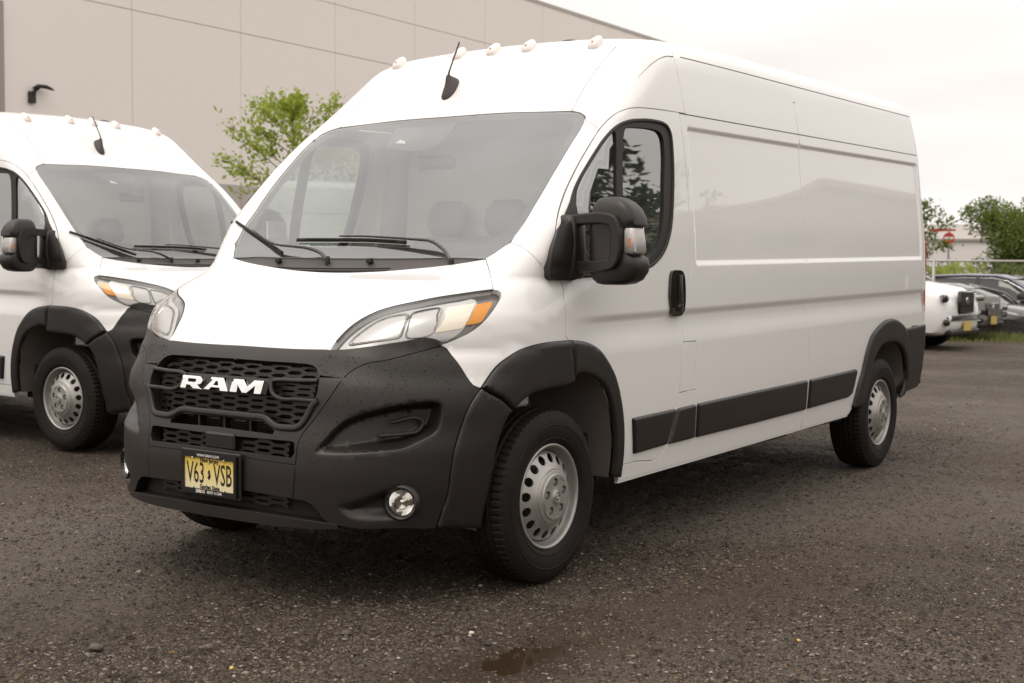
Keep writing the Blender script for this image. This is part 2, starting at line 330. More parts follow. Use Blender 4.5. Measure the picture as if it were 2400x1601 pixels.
# ------------------------------------------------------------------ panels cut out of the body surface
CURVES = {
    'ws_top': [(-0.6032, -0.003, 2.073), (-0.6039, 0.3302, 2.0721), (-0.5957, 0.6002, 2.0612), (-0.5892, 0.7225, 2.0533), (-0.5788, 0.7756, 2.0432), (-0.5558, 0.8154, 2.0231)],
    'ws_side': [(-0.5398, 0.8253, 2.0099), (-0.503, 0.8363, 1.9801), (-0.3916, 0.847, 1.885), (-0.2482, 0.851, 1.7493), (-0.1081, 0.8465, 1.6025), (-0.027, 0.8437, 1.5186), (0.0251, 0.8312, 1.4611), (0.0645, 0.8103, 1.4203), (0.0953, 0.7834, 1.3919), (0.1252, 0.7558, 1.3676)],
    'cowl_front': [(0.1287, 0.7584, 1.3652), (0.1536, 0.6372, 1.3452), (0.1834, 0.4548, 1.3251), (0.2106, 0.264, 1.3094), (0.2273, 0.0681, 1.3008)],
    'glass_bottom': [(0.1367, 0.5779, 1.3538), (0.1219, 0.266, 1.3572), (0.1191, -0.0285, 1.3574)],
    'frit_in': [(-0.5815, 0.0491, 2.0533), (-0.5723, 0.3091, 2.0441), (-0.5518, 0.7125, 2.0218), (-0.531, 0.7622, 2.004), (-0.4815, 0.7839, 1.9638), (-0.3328, 0.7948, 1.8323), (-0.1719, 0.8029, 1.672), (-0.0506, 0.7876, 1.5444), (-0.0052, 0.7602, 1.4946), (0.0227, 0.7005, 1.4618), (0.0429, 0.6039, 1.4374), (0.0475, 0.4513, 1.4295), (0.0496, 0.1257, 1.4234)],
    'cam_patch': [(-0.5696, -0.3245, 2.0417), (-0.5811, 0.0553, 2.053), (-0.5244, 0.064, 2.0056), (-0.4257, 0.0421, 1.9249), (-0.4241, -0.2756, 1.9225)],
    'hood_seam': [(0.1304, 0.7602, 1.364), (0.1785, 0.8086, 1.3339), (0.2215, 0.851, 1.2991), (0.2706, 0.9019, 1.2481)],
    'hood_front': [(0.7838, -0.0175, 0.9995), (0.7839, 0.1264, 0.9986), (0.78, 0.2904, 0.9986), (0.7678, 0.4774, 1.0028)],
    'head_top': [(0.7674, 0.4726, 1.0036), (0.7369, 0.4762, 1.0354), (0.7038, 0.4883, 1.0694), (0.6729, 0.5028, 1.0973), (0.6459, 0.5209, 1.1193), (0.6197, 0.5441, 1.1384), (0.5897, 0.5767, 1.1576), (0.5646, 0.6177, 1.1725), (0.5264, 0.6889, 1.1909), (0.4674, 0.7634, 1.2106), (0.3979, 0.8303, 1.2253), (0.3279, 0.8776, 1.2365), (0.2785, 0.9052, 1.242)],
    'head_rear': [(0.2785, 0.9052, 1.242), (0.2607, 0.9203, 1.2382), (0.2573, 0.9318, 1.2287), (0.2677, 0.9394, 1.2145), (0.2935, 0.9442, 1.1925), (0.3556, 0.95, 1.1462), (0.4009, 0.9442, 1.1093), (0.4456, 0.9267, 1.0787), (0.4921, 0.9031, 1.0546), (0.5197, 0.885, 1.0394), (0.5529, 0.8597, 1.0258)],
    'head_low': [(0.5529, 0.8597, 1.0258), (0.5657, 0.8499, 1.0431), (0.5771, 0.8392, 1.0509), (0.5926, 0.8237, 1.0541), (0.6342, 0.7779, 1.0462), (0.6867, 0.7012, 1.033), (0.7291, 0.6155, 1.0189), (0.752, 0.553, 1.0095), (0.7674, 0.4726, 1.0036)],
    'head_chrome': [(0.7575, 0.4994, 1.0121), (0.7237, 0.5107, 1.0489), (0.6865, 0.536, 1.0862), (0.6464, 0.5675, 1.1207), (0.6162, 0.5996, 1.143), (0.5867, 0.657, 1.1612), (0.5156, 0.7614, 1.186), (0.4201, 0.8473, 1.2053), (0.3649, 0.8853, 1.2116), (0.3684, 0.8979, 1.1992), (0.4173, 0.9088, 1.1592), (0.4608, 0.9143, 1.104), (0.5027, 0.8954, 1.0641), (0.551, 0.862, 1.0398), (0.5701, 0.8454, 1.0524), (0.5963, 0.8187, 1.0587), (0.6523, 0.7527, 1.046), (0.714, 0.6432, 1.0287)],
    'head_bowl1': [(0.7426, 0.532, 1.0254), (0.7133, 0.5433, 1.0591), (0.6791, 0.5712, 1.0935), (0.6425, 0.6015, 1.1248), (0.6154, 0.6401, 1.1441), (0.5795, 0.7244, 1.1581), (0.6246, 0.7375, 1.1159), (0.6554, 0.7392, 1.0611), (0.6816, 0.6967, 1.0512), (0.7203, 0.6076, 1.0369)],
    'head_bowl2': [(0.5789, 0.726, 1.1582), (0.546, 0.7617, 1.1693), (0.4982, 0.8079, 1.1805), (0.5079, 0.8276, 1.1655), (0.5456, 0.8375, 1.1292), (0.5729, 0.8356, 1.0802), (0.6022, 0.8115, 1.0617), (0.65, 0.7509, 1.0567), (0.6279, 0.7484, 1.104)],
    'head_turn': [(0.4801, 0.8298, 1.1807), (0.3779, 0.895, 1.1961), (0.3904, 0.9004, 1.1837), (0.4637, 0.9126, 1.104), (0.4766, 0.9067, 1.0917), (0.569, 0.8404, 1.0771)],
    'head_amber': [(0.3768, 0.9041, 1.1883), (0.3127, 0.9303, 1.1989), (0.3261, 0.9362, 1.1833), (0.3991, 0.9428, 1.1187), (0.4165, 0.9361, 1.1127), (0.4637, 0.9126, 1.104)],
    'fender_bumper': [(0.5532, 0.8595, 1.0263), (0.5375, 0.8713, 1.0144), (0.5273, 0.888, 0.9891), (0.5077, 0.9182, 0.9435), (0.4878, 0.9354, 0.9023), (0.4702, 0.9544, 0.8704), (0.4413, 0.9681, 0.8574)],
    'flare_top_out': [(0.4395, 0.9681, 0.861), (0.3986, 0.9717, 0.8995), (0.358, 0.9816, 0.9389), (0.296, 0.9938, 0.973), (0.2281, 1.0028, 0.9979), (0.1608, 1.0135, 1.0121), (0.0891, 1.0223, 1.0206), (-0.0062, 1.0284, 1.0244), (-0.1007, 1.0311, 1.0244)],
    'flare_rear_out': [(-0.1007, 1.0311, 1.0244), (-0.1864, 1.0295, 1.0177), (-0.2657, 1.0274, 1.0052), (-0.3309, 1.0292, 0.9801), (-0.3755, 1.0322, 0.9495), (-0.4203, 1.0322, 0.9112), (-0.4586, 1.0314, 0.8728), (-0.4966, 1.0302, 0.8184), (-0.5286, 1.0281, 0.7532), (-0.5586, 1.0239, 0.6769), (-0.5827, 1.0172, 0.5896), (-0.5975, 1.0067, 0.4808), (-0.6047, 0.9895, 0.3715)],
    'flare_in': [(0.2654, 1.0027, 0.7665), (0.2171, 1.0088, 0.7958), (0.1594, 1.0147, 0.8153), (0.0521, 1.0229, 0.8288), (-0.0633, 1.0285, 0.8334), (-0.1366, 1.0304, 0.8432), (-0.1493, 1.0313, 0.877), (-0.2049, 1.0316, 0.8755), (-0.2624, 1.0313, 0.8648), (-0.3316, 1.0307, 0.8379), (-0.3827, 1.03, 0.8057), (-0.4271, 1.0281, 0.7508), (-0.4574, 1.0252, 0.6963), (-0.4845, 1.0199, 0.6205), (-0.5035, 1.0134, 0.5447), (-0.513, 1.0053, 0.4693), (-0.5163, 0.9924, 0.3885)],
    'door_front': [(-0.0759, 1.0308, 1.044), (-0.075, 1.0306, 1.1052), (-0.0663, 1.0265, 1.1933), (-0.0826, 1.0001, 1.2752), (-0.0451, 1.0041, 1.3541), (-0.0313, 0.9994, 1.4252), (-0.0465, 0.9909, 1.4879)],
    'door_top': [(-0.0472, 0.9918, 1.487), (-0.0629, 0.9853, 1.5217), (-0.0902, 0.9752, 1.5639), (-0.1431, 0.9609, 1.6284), (-0.2479, 0.9466, 1.7391), (-0.3795, 0.9383, 1.862), (-0.4836, 0.9329, 1.9501), (-0.5487, 0.9358, 1.9959), (-0.6099, 0.9418, 2.0308), (-0.6957, 0.9516, 2.061), (-0.7919, 0.957, 2.0764), (-0.9204, 0.9548, 2.0859), (-1.0515, 0.9538, 2.0916), (-1.203, 0.9534, 2.0966)],
    'door_rear': [(-1.2108, 0.9538, 2.0934), (-1.2252, 0.9712, 1.9505), (-1.2326, 0.9882, 1.7907), (-1.223, 1.0102, 1.59), (-1.2134, 1.0225, 1.4297), (-1.1878, 1.0297, 1.2698), (-1.1538, 1.0276, 1.1265), (-1.1499, 1.0177, 1.0465)],
    'door_low': [(-1.1501, 1.0165, 1.0537), (-1.1459, 1.0298, 0.9833), (-1.1167, 1.0288, 0.7806), (-1.0879, 1.0215, 0.6519), (-1.0502, 1.0135, 0.5546), (-1.0247, 1.0039, 0.4679), (-1.0049, 1.0001, 0.4433), (-0.9656, 0.997, 0.4237), (-0.9053, 0.9957, 0.4149), (-0.6107, 0.9971, 0.4188)],
    'pillar_seam': [(0.0483, 0.8285, 1.4367), (0.0613, 0.9051, 1.4131), (0.0526, 0.9576, 1.3726), (0.0138, 0.9791, 1.3251)],
    'cap_seam': [(-0.5225, 0.8341, 1.9957), (-0.5017, 0.8924, 1.9772), (-0.481, 0.9321, 1.9485)],
    'fairing_seam': [(-0.5933, 0.7195, 2.0569), (-0.658, 0.7118, 2.1182), (-0.7278, 0.7082, 2.1893), (-0.8121, 0.7237, 2.2793), (-0.9022, 0.7371, 2.3601), (-0.9957, 0.7295, 2.4161)],
    'seam2': [(-1.3187, 0.8465, 2.4335), (-1.2679, 0.8858, 2.3802), (-1.2589, 0.9074, 2.33), (-1.2596, 0.9265, 2.2487), (-1.2624, 0.9423, 2.168), (-1.2702, 0.953, 2.1001)],
    'cap_crease': [(-1.2633, 0.886, 2.3795), (-1.1946, 0.8864, 2.3731), (-1.1312, 0.8894, 2.3564), (-1.0508, 0.8934, 2.324), (-0.9455, 0.8993, 2.2675), (-0.8856, 0.9026, 2.2311)],
    'gutter': [(-1.2065, 0.9539, 2.0927), (-1.2771, 0.9539, 2.0941), (-2.703, 0.954, 2.1165), (-3.6902, 0.953, 2.1404)],
    'upseam': [(-1.2758, 0.886, 2.3804), (-1.7284, 0.8933, 2.3879), (-2.6825, 0.8974, 2.3959), (-3.6517, 0.8972, 2.4106), (-4.7861, 0.8956, 2.4311)],
    'seam3': [(-2.7117, 0.872, 2.4487), (-2.6958, 0.8978, 2.3952), (-2.703, 0.954, 2.1165), (-2.6975, 0.9612, 2.055), (-2.7361, 0.984, 1.7463), (-2.7216, 1.0156, 1.3895), (-2.6918, 1.0316, 1.2227), (-2.7104, 1.0153, 1.0883), (-2.7113, 1.0272, 1.0242), (-2.7473, 1.0223, 0.6906), (-2.7459, 1.0045, 0.501), (-2.7052, 0.9975, 0.4557)],
    'rear_edge': [(-4.8598, 0.9996, 1.7493), (-4.8474, 1.0259, 1.4213)],
    'fuel': [(-1.1349, 1.0307, 0.9767), (-1.2694, 1.0312, 0.9755), (-1.284, 1.0263, 0.7282), (-1.1048, 1.0262, 0.7236)],
    'mold1': [(-0.6587, 1.0216, 0.6456), (-1.0875, 1.0217, 0.6537), (-1.0213, 1.0055, 0.4791), (-0.6999, 1.0046, 0.468)],
    'mold2': [(-1.1048, 1.0215, 0.6522), (-1.2933, 1.0218, 0.659), (-1.3107, 1.005, 0.4807), (-1.0405, 1.0051, 0.4769)],
    'mold3': [(-1.3131, 1.0218, 0.6592), (-1.9637, 1.0219, 0.6712), (-2.7297, 1.0218, 0.6831), (-2.7464, 1.0044, 0.4999), (-2.0106, 1.0042, 0.4866), (-1.3308, 1.0049, 0.4805)],
    'mold4': [(-2.7686, 1.0217, 0.6826), (-3.5419, 1.022, 0.6988), (-3.549, 1.02, 0.6726), (-3.5021, 1.0082, 0.5411), (-3.4372, 1.0055, 0.5193), (-2.7792, 1.0045, 0.5014)],
    'rflare_out': [(-3.548, 0.9933, 0.4445), (-3.5848, 1.011, 0.5697), (-3.6436, 1.021, 0.6869), (-3.6779, 1.0269, 0.7792), (-3.7224, 1.0297, 0.8512), (-3.7734, 1.0309, 0.9032), (-3.8467, 1.0317, 0.9412), (-3.9227, 1.0322, 0.9694), (-4.0007, 1.0325, 0.9911), (-4.0814, 1.0325, 1.0012), (-4.1642, 1.0325, 1.0037), (-4.2493, 1.0324, 0.9942), (-4.3153, 1.0322, 0.9781), (-4.3946, 1.0317, 0.9506), (-4.4537, 1.0311, 0.9199), (-4.5047, 1.03, 0.8746), (-4.535, 1.0286, 0.8298), (-4.586, 1.0221, 0.7177), (-4.6265, 1.0091, 0.5679), (-4.5543, 0.9917, 0.4508)],
    'rflare_in': [(-3.766, 0.9898, 0.4258), (-3.7686, 1.0127, 0.5905), (-3.7922, 1.0196, 0.671), (-3.823, 1.0243, 0.7376), (-3.863, 1.0266, 0.7765), (-3.9058, 1.0281, 0.8087), (-3.9619, 1.0289, 0.8303), (-4.0409, 1.0293, 0.8427), (-4.1228, 1.0294, 0.8454), (-4.2286, 1.0291, 0.8394), (-4.3062, 1.0284, 0.8232), (-4.3648, 1.0274, 0.8012), (-4.4222, 1.0253, 0.7625), (-4.4613, 1.0227, 0.7243), (-4.5073, 1.0168, 0.6489), (-4.534, 1.0099, 0.5741), (-4.4856, 0.9892, 0.4341)],
    'rbump': [(-4.4191, 1.0313, 0.9319), (-4.8071, 0.994, 0.4691), (-4.5543, 0.9917, 0.4508), (-4.6265, 1.0091, 0.5679), (-4.586, 1.0221, 0.7177), (-4.535, 1.0286, 0.8298), (-4.4924, 1.0302, 0.8823)],
    'win_out': [(-0.1919, 0.9872, 1.6544), (-0.2612, 0.9801, 1.7248), (-0.3474, 0.9757, 1.8011), (-0.4519, 0.9698, 1.8878), (-0.524, 0.9683, 1.9373), (-0.5742, 0.968, 1.9651), (-0.6242, 0.9684, 1.9865), (-0.7162, 0.9665, 2.01), (-0.8763, 0.9627, 2.0277), (-1.0058, 0.9619, 2.03), (-1.0696, 0.963, 2.0203), (-1.1043, 0.9673, 1.984), (-1.1042, 0.9779, 1.8854), (-1.0939, 0.9898, 1.7744), (-1.0476, 1.0106, 1.5837), (-1.0171, 1.0176, 1.5047), (-0.9697, 1.0222, 1.4338), (-0.9182, 1.0245, 1.3906), (-0.844, 1.0265, 1.3517), (-0.7645, 1.0275, 1.3308), (-0.5667, 1.029, 1.3097), (-0.3426, 1.0273, 1.299), (-0.1867, 1.0158, 1.2956), (-0.0969, 1.0069, 1.3095), (-0.0746, 1.0158, 1.4123), (-0.0921, 1.0074, 1.5155)],
    'win_main': [(-0.6355, 0.9724, 1.9674), (-0.7423, 0.9693, 1.9825), (-0.9016, 0.9668, 1.9917), (-0.9976, 0.967, 1.9864), (-1.0322, 0.971, 1.9504), (-1.0282, 0.9809, 1.8563), (-1.0014, 0.9938, 1.7377), (-0.9698, 1.0109, 1.581), (-0.9335, 1.019, 1.4871), (-0.8797, 1.0232, 1.417), (-0.7819, 1.0259, 1.3664), (-0.6271, 1.028, 1.3319), (-0.5569, 1.0285, 1.3244), (-0.5859, 1.0069, 1.6408)],
    'win_quarter': [(-0.5811, 0.97, 1.9627), (-0.5201, 0.9708, 1.9296), (-0.4158, 0.9753, 1.8524), (-0.2816, 0.9839, 1.7364), (-0.2053, 0.9928, 1.6584), (-0.1672, 1.0181, 1.5522), (-0.1553, 1.0274, 1.4135), (-0.1787, 1.0205, 1.3235), (-0.3395, 1.029, 1.3168), (-0.5056, 1.0289, 1.3206), (-0.5292, 1.0078, 1.6381)],
    'handle': [(-1.0126, 1.0275, 1.3237), (-1.1044, 1.0277, 1.3215), (-1.1286, 1.0288, 1.2939), (-1.1351, 1.0314, 1.2066), (-1.1288, 1.0315, 1.1352), (-1.1248, 1.0163, 1.107), (-1.0498, 1.016, 1.105), (-0.9974, 1.0242, 1.1184), (-0.9762, 1.0315, 1.2009), (-0.9902, 1.0284, 1.3019)],
    'hdr_seam': [(0.5543, 0.8585, 1.0223), (0.5673, 0.8481, 1.0189), (0.6426, 0.7855, 0.9954), (0.7124, 0.7127, 0.9703), (0.7555, 0.6439, 0.9542), (0.7778, 0.6101, 0.936), (0.7982, 0.588, 0.9133), (0.8187, 0.5729, 0.8875)],
    'surr_out': [(0.8187, 0.5729, 0.8875), (0.8401, 0.5587, 0.8487), (0.8589, 0.5285, 0.7977), (0.8746, 0.4885, 0.7404), (0.8965, 0.4471, 0.6824)],
    'open_top': [(0.8252, -0.0283, 0.9478), (0.8239, 0.1689, 0.9461), (0.8171, 0.3397, 0.9452), (0.8143, 0.4105, 0.9423), (0.8152, 0.4284, 0.9385), (0.8193, 0.4472, 0.9288), (0.8266, 0.4605, 0.9143), (0.84, 0.4753, 0.8894)],
    'open_side': [(0.84, 0.4753, 0.8894), (0.8475, 0.4824, 0.8732), (0.8586, 0.4865, 0.8401), (0.867, 0.4775, 0.8091), (0.8701, 0.4721, 0.7934), (0.874, 0.4631, 0.7714), (0.8813, 0.4446, 0.7395), (0.8891, 0.4266, 0.7155), (0.8933, 0.4093, 0.7062), (0.8965, 0.3737, 0.7037), (0.8997, 0.3028, 0.707)],
    'open_bot': [(0.8997, 0.3028, 0.707), (0.8982, 0.2794, 0.7162), (0.8962, 0.2597, 0.7272), (0.8959, 0.2417, 0.7316), (0.8983, 0.1544, 0.734), (0.8999, 0.0508, 0.7348)],
    'hexframe': [(0.8587, 0.5286, 0.7985), (0.8692, 0.4776, 0.7937), (0.8735, 0.4668, 0.7716), (0.8811, 0.4486, 0.7383), (0.8894, 0.4311, 0.7128), (0.8949, 0.4086, 0.7013), (0.8979, 0.375, 0.6989), (0.9011, 0.302, 0.7024), (0.8996, 0.2786, 0.7115), (0.8972, 0.2563, 0.7239), (0.8969, 0.2382, 0.7282), (0.8992, 0.1553, 0.73), (0.9009, 0.0518, 0.7307)],
    'horn': [(0.8425, 0.4776, 0.8844), (0.8546, 0.376, 0.88), (0.8635, 0.2625, 0.8747), (0.8652, 0.2519, 0.872), (0.8697, 0.2532, 0.8613), (0.8777, 0.2634, 0.8339), (0.8804, 0.2794, 0.8192), (0.8808, 0.3062, 0.8099), (0.8755, 0.3964, 0.8091), (0.8659, 0.4849, 0.8086)],
    'ram_base': [(0.8641, -0.2413, 0.8754), (0.8664, 0.2344, 0.8711), (0.8817, 0.2453, 0.8203), (0.8831, -0.2249, 0.8173)],
    'low_open': [(0.9042, 0.0553, 0.7177), (0.9029, 0.1591, 0.7156), (0.9006, 0.242, 0.7136), (0.9038, 0.2762, 0.6975), (0.9064, 0.3052, 0.6842), (0.9113, 0.3013, 0.6686), (0.917, 0.0687, 0.6745)],
    'bar_bot': [(0.9241, -0.0012, 0.65), (0.9237, 0.1059, 0.648), (0.9098, 0.404, 0.6508), (0.9101, 0.4171, 0.6449), (0.9157, 0.4226, 0.6063), (0.9198, 0.4073, 0.5843), (0.9327, 0.1152, 0.588), (0.9335, 0.0087, 0.5908)],
    'plate_panel_top': [(0.9359, 0.0111, 0.5693), (0.9197, 0.4296, 0.5607)],
    'panel_seam': [(0.8965, 0.4471, 0.6824), (0.9046, 0.4375, 0.658), (0.9117, 0.4325, 0.6278), (0.9163, 0.4314, 0.5926), (0.9225, 0.4289, 0.5166), (0.9233, 0.4205, 0.4265)],
    'panel_bot': [(0.94, 0.0147, 0.4335), (0.937, 0.187, 0.4343), (0.923, 0.4229, 0.4271)],
    'bumper_low': [(0.9233, 0.4205, 0.4265), (0.9112, 0.4886, 0.4196), (0.9022, 0.5213, 0.3965), (0.8892, 0.5569, 0.353), (0.8685, 0.6055, 0.3364), (0.8522, 0.6376, 0.3306), (0.7278, 0.7938, 0.3257), (0.6045, 0.8754, 0.3158)],
    'bumper_flare': [(0.4414, 0.9682, 0.8564), (0.4705, 0.9613, 0.8258), (0.5002, 0.952, 0.7866), (0.5308, 0.9375, 0.7065), (0.5593, 0.928, 0.622), (0.5712, 0.9187, 0.5307), (0.5752, 0.9095, 0.4536), (0.5913, 0.8905, 0.377), (0.6045, 0.8754, 0.3158)],
    'flare_front_in': [(0.273, 1.0016, 0.7592), (0.2989, 0.9976, 0.7359), (0.3199, 0.9935, 0.7061), (0.3512, 0.9846, 0.6299), (0.3655, 0.9763, 0.5522), (0.3814, 0.9631, 0.4481), (0.3971, 0.9373, 0.2899)],
    'flare_split': [(0.4354, 0.9701, 0.8571), (0.3961, 0.983, 0.8343), (0.3405, 0.9944, 0.8073), (0.273, 1.0016, 0.7592)],
    'scoop': [(0.9049, 0.4931, 0.6045), (0.8784, 0.5468, 0.6745), (0.8516, 0.5897, 0.7257), (0.8288, 0.636, 0.7572), (0.7875, 0.7121, 0.7842), (0.7273, 0.7914, 0.8072), (0.6541, 0.8604, 0.8174), (0.6168, 0.8884, 0.8163), (0.5979, 0.9024, 0.8015), (0.5964, 0.9046, 0.7712), (0.6051, 0.899, 0.7158), (0.6243, 0.8887, 0.6865), (0.6692, 0.8605, 0.6636), (0.7189, 0.824, 0.6356), (0.7516, 0.793, 0.6275), (0.8191, 0.7073, 0.6165), (0.8766, 0.5925, 0.6052)],
    'scoop_trim': [(0.7501, 0.7718, 0.735), (0.6609, 0.8599, 0.7393), (0.6549, 0.8647, 0.7331), (0.6594, 0.862, 0.7132), (0.6785, 0.8486, 0.6963), (0.7018, 0.8289, 0.6936), (0.7851, 0.7366, 0.688)],
    'fog_dent': [(0.878, 0.5939, 0.4164), (0.8325, 0.6865, 0.4453), (0.7751, 0.7679, 0.4863), (0.7225, 0.8211, 0.4999), (0.6894, 0.8458, 0.4778), (0.677, 0.8489, 0.4308), (0.6797, 0.8384, 0.3742), (0.6869, 0.8314, 0.3618), (0.7661, 0.7607, 0.3556), (0.8383, 0.6652, 0.3555), (0.8613, 0.6258, 0.3771)],
    'fog': [(0.7289, 0.8073, 0.4271)],
    'lip_top': [(0.94, 0.0143, 0.3797), (0.937, 0.1867, 0.3791), (0.9277, 0.3759, 0.3755)],
    'plateC': [(0.9355, -0.1705, 0.5466), (0.935, 0.1309, 0.5635), (0.9387, 0.1241, 0.4017), (0.937, -0.1857, 0.4014)],
    'antenna': [(-0.7001, -0.1244, 2.168), (-0.7484, -0.1148, 2.2192), (-0.7636, -0.0635, 2.2359), (-0.793, -0.1257, 2.2687)],
    'markers': [(-0.9373, -0.5941, 2.4053), (-0.9691, -0.2293, 2.4351), (-0.9733, -0.0084, 2.4393), (-0.9686, 0.2146, 2.4351), (-0.9373, 0.6391, 2.4028)],
    'mirror_base': [(-0.0467, 0.9921, 1.4856), (-0.0042, 0.9884, 1.4045), (0.0162, 0.9782, 1.3295), (0.0109, 0.9776, 1.2922), (-0.0108, 0.9855, 1.2752), (-0.1508, 1.0099, 1.2762), (-0.1299, 1.0254, 1.4132), (-0.1317, 1.0189, 1.5166), (-0.096, 1.009, 1.5156)],
    'sail': [(-0.0574, 0.9974, 1.4906), (-0.1906, 0.988, 1.6523), (-0.1672, 1.0181, 1.5522), (-0.1652, 1.0252, 1.4829), (-0.0964, 1.0129, 1.5005)],
    'wiper_blade_l': [(0.0337, -0.4135, 1.445), (0.0327, -0.1928, 1.4442), (0.0344, 0.0449, 1.4414), (0.044, 0.2663, 1.431)],
    'wiper_arm_l': [(0.0263, -0.1346, 1.452), (0.0281, 0.0136, 1.4494), (0.0351, 0.1671, 1.441), (0.0446, 0.3156, 1.4308), (0.0585, 0.4421, 1.4173), (0.0827, 0.5058, 1.3947), (0.1454, 0.5917, 1.3487)],
    'wiper_blade_r': [(-0.0199, -0.8274, 1.5109), (0.0253, -0.6766, 1.4585), (0.0616, -0.5528, 1.4163), (0.096, -0.4477, 1.3814)],
    'wiper_arm_r': [(0.0035, -0.7284, 1.4843), (0.0686, -0.4974, 1.408), (0.0783, -0.3674, 1.3958), (0.095, -0.2044, 1.378), (0.1268, -0.1374, 1.3525)],
    'cowl_slot1': [(0.1953, -0.648, 1.324), (0.1905, -0.3549, 1.3199), (0.1949, -0.1377, 1.3155), (0.1856, 0.1908, 1.3203)],
    'cowl_slot2': [(0.1722, -0.6494, 1.3354), (0.172, -0.301, 1.3282), (0.169, -0.024, 1.3277), (0.166, 0.2646, 1.3308)],
    'hook1': [(0.1355, -0.4426, 1.3512)],
    'hook2': [(0.1281, 0.1176, 1.3515)],
    'sensor': [(-0.4554, -0.2318, 1.9493), (-0.4775, -0.2185, 1.9674), (-0.4642, -0.178, 1.9569), (-0.4481, -0.1621, 1.9436)],
    'roof_pod': [(-1.0646, 0.4162, 2.4688)],
    'smear': [(-1.7492, 0.957, 1.9798), (-1.7981, 0.9553, 1.9957), (-1.8933, 0.9542, 2.0065), (-1.9879, 0.9547, 2.004), (-2.0339, 0.9561, 1.9922), (-2.0265, 0.9672, 1.8885), (-2.0459, 0.977, 1.7968), (-2.1059, 0.9849, 1.7274), (-2.1521, 0.9871, 1.7087), (-2.2024, 0.9846, 1.732), (-2.2331, 0.9705, 1.8601), (-2.2664, 0.9592, 1.9681), (-2.3122, 0.9554, 2.0034), (-2.3585, 0.9586, 1.9749), (-2.4218, 0.9674, 1.8933), (-2.4587, 0.9764, 1.8092), (-2.4157, 0.9851, 1.7314), (-2.3721, 0.987, 1.7133)],
}
def nrm(v): v = np.array(v, float); return v/np.linalg.norm(v)
def chaikin(P, it=3):
    P = np.array(P, float)
    for _ in range(it):
        Q = np.roll(P, -1, 0); P = np.stack([P*.8+Q*.2, P*.2+Q*.8], 1).reshape(P.shape[0]*2, -1)
        L = np.linalg.norm(np.roll(P, -1, 0)-P, axis=1); P = P[L > .0025]
    return P
def fillet(P, r=.012):
    P = np.array(P, float); o = []; n = len(P)
    for i in range(n):
        a, b, c = P[i-1], P[i], P[(i+1) % n]; la = np.linalg.norm(a-b); lc = np.linalg.norm(c-b); ra = min(r, la*.45); rc = min(r, lc*.45); p = b+(a-b)/la*ra; q = b+(c-b)/lc*rc
        for t in (0, .35, .65, 1): o.append(p*(1-t)**2+2*b*t*(1-t)+q*t*t)
        L = lc-rc-min(r, lc*.45)
        for k in range(1, int(L/.02)): o.append(q+(c-b)/lc*L*k/int(L/.02))
    return np.array(o)
def catmull(P, closed=False, step=.02):
    if closed: return chaikin(P)
    P = np.array(P, float); n = len(P)
    if n < 3 and not closed:
        L = np.linalg.norm(P[-1]-P[0]); k = max(1, int(L/step)); t = np.linspace(0, 1, k+1)[:, None]; return P[0]*(1-t)+P[-1]*t
    Q = np.vstack([P[-1], P, P[0], P[1]]) if closed else np.vstack([2*P[0]-P[1], P, 2*P[-1]-P[-2]])
    o = []
    for i in range(1, len(Q)-2):
        a, b, c, d = Q[i-1:i+3]; L = np.linalg.norm(c-b); k = max(1, int(round(L/step))); t = (np.arange(k)/k)[:, None]
        # centripetal-ish: damp the tangents where spacing is uneven
        la = np.linalg.norm(b-a)+1e-9; lc = np.linalg.norm(d-c)+1e-9
        m1 = ((c-b)/L*la+(b-a)/la*L)/(la+L)*L if L > 0 else 0; m2 = ((c-b)/L*lc+(d-c)/lc*L)/(lc+L)*L if L > 0 else 0
        o.append(b*(2*t**3-3*t**2+1)+m1*(t**3-2*t**2+t)+c*(-2*t**3+3*t**2)+m2*(t**3-t**2))
    if not closed: o.append(P[-1:])
    return np.vstack(o)
def curve(name, step=.02):
    if isinstance(name, str):
        rev = name.startswith('-'); nm = name.lstrip('-'); c = catmull(CURVES[nm], step=step); return c[::-1] if rev else c
    return catmull(name, step=step) if len(name) > 2 else np.array(name, float)
def join(*parts, step=.02):
    o = []
    for p in parts:
        for q in curve(p, step): 
            if not o or np.linalg.norm(q-o[-1]) > .004: o.append(q)
    if np.linalg.norm(o[0]-o[-1]) < .004: o.pop()
    return np.array(o)
def symm(half):
    """half outline running from the centre line (start) to the centre line (end) -> whole outline"""
    h = np.array(half); h[0, 1] = 0; h[-1, 1] = 0
    return np.vstack([h, (h*(1, -1, 1))[::-1][1:-1]])
FR = dict(side=(0, -1, 0), front=(-1, 0, 0), glass=(-.72, 0, -.69), hood=(-.45, 0, -.9), corner=(-.62, -.78, 0), top=(0, 0, -1), rail=(0, -.62, -.78),
          fender=(-.38, -.72, -.42), pillar=(-.35, -.85, -.35), cap=(-.2, -.75, -.6), rearcorner=(.7, -.7, 0), rear=(1, 0, 0), head=(-.66, -.45, -.45))
def frame(d):
    d = nrm(FR[d] if isinstance(d, str) else d); hint = np.array([0, 0, 1.]) if abs(d[2]) < .95 else np.array([0, 1., 0])
    w_ = nrm(hint-(hint@d)*d); u_ = np.cross(d, w_); return d, u_, w_
def grad(P, e=.004):
    G = np.empty_like(P)
    for k in range(3):
        h = np.zeros(3); h[k] = e; a = P+h; b = P-h; G[:, k] = F(a[:, 0], a[:, 1], a[:, 2])-F(b[:, 0], b[:, 1], b[:, 2])
    return G/(np.linalg.norm(G, axis=1)[:, None]+1e-12)
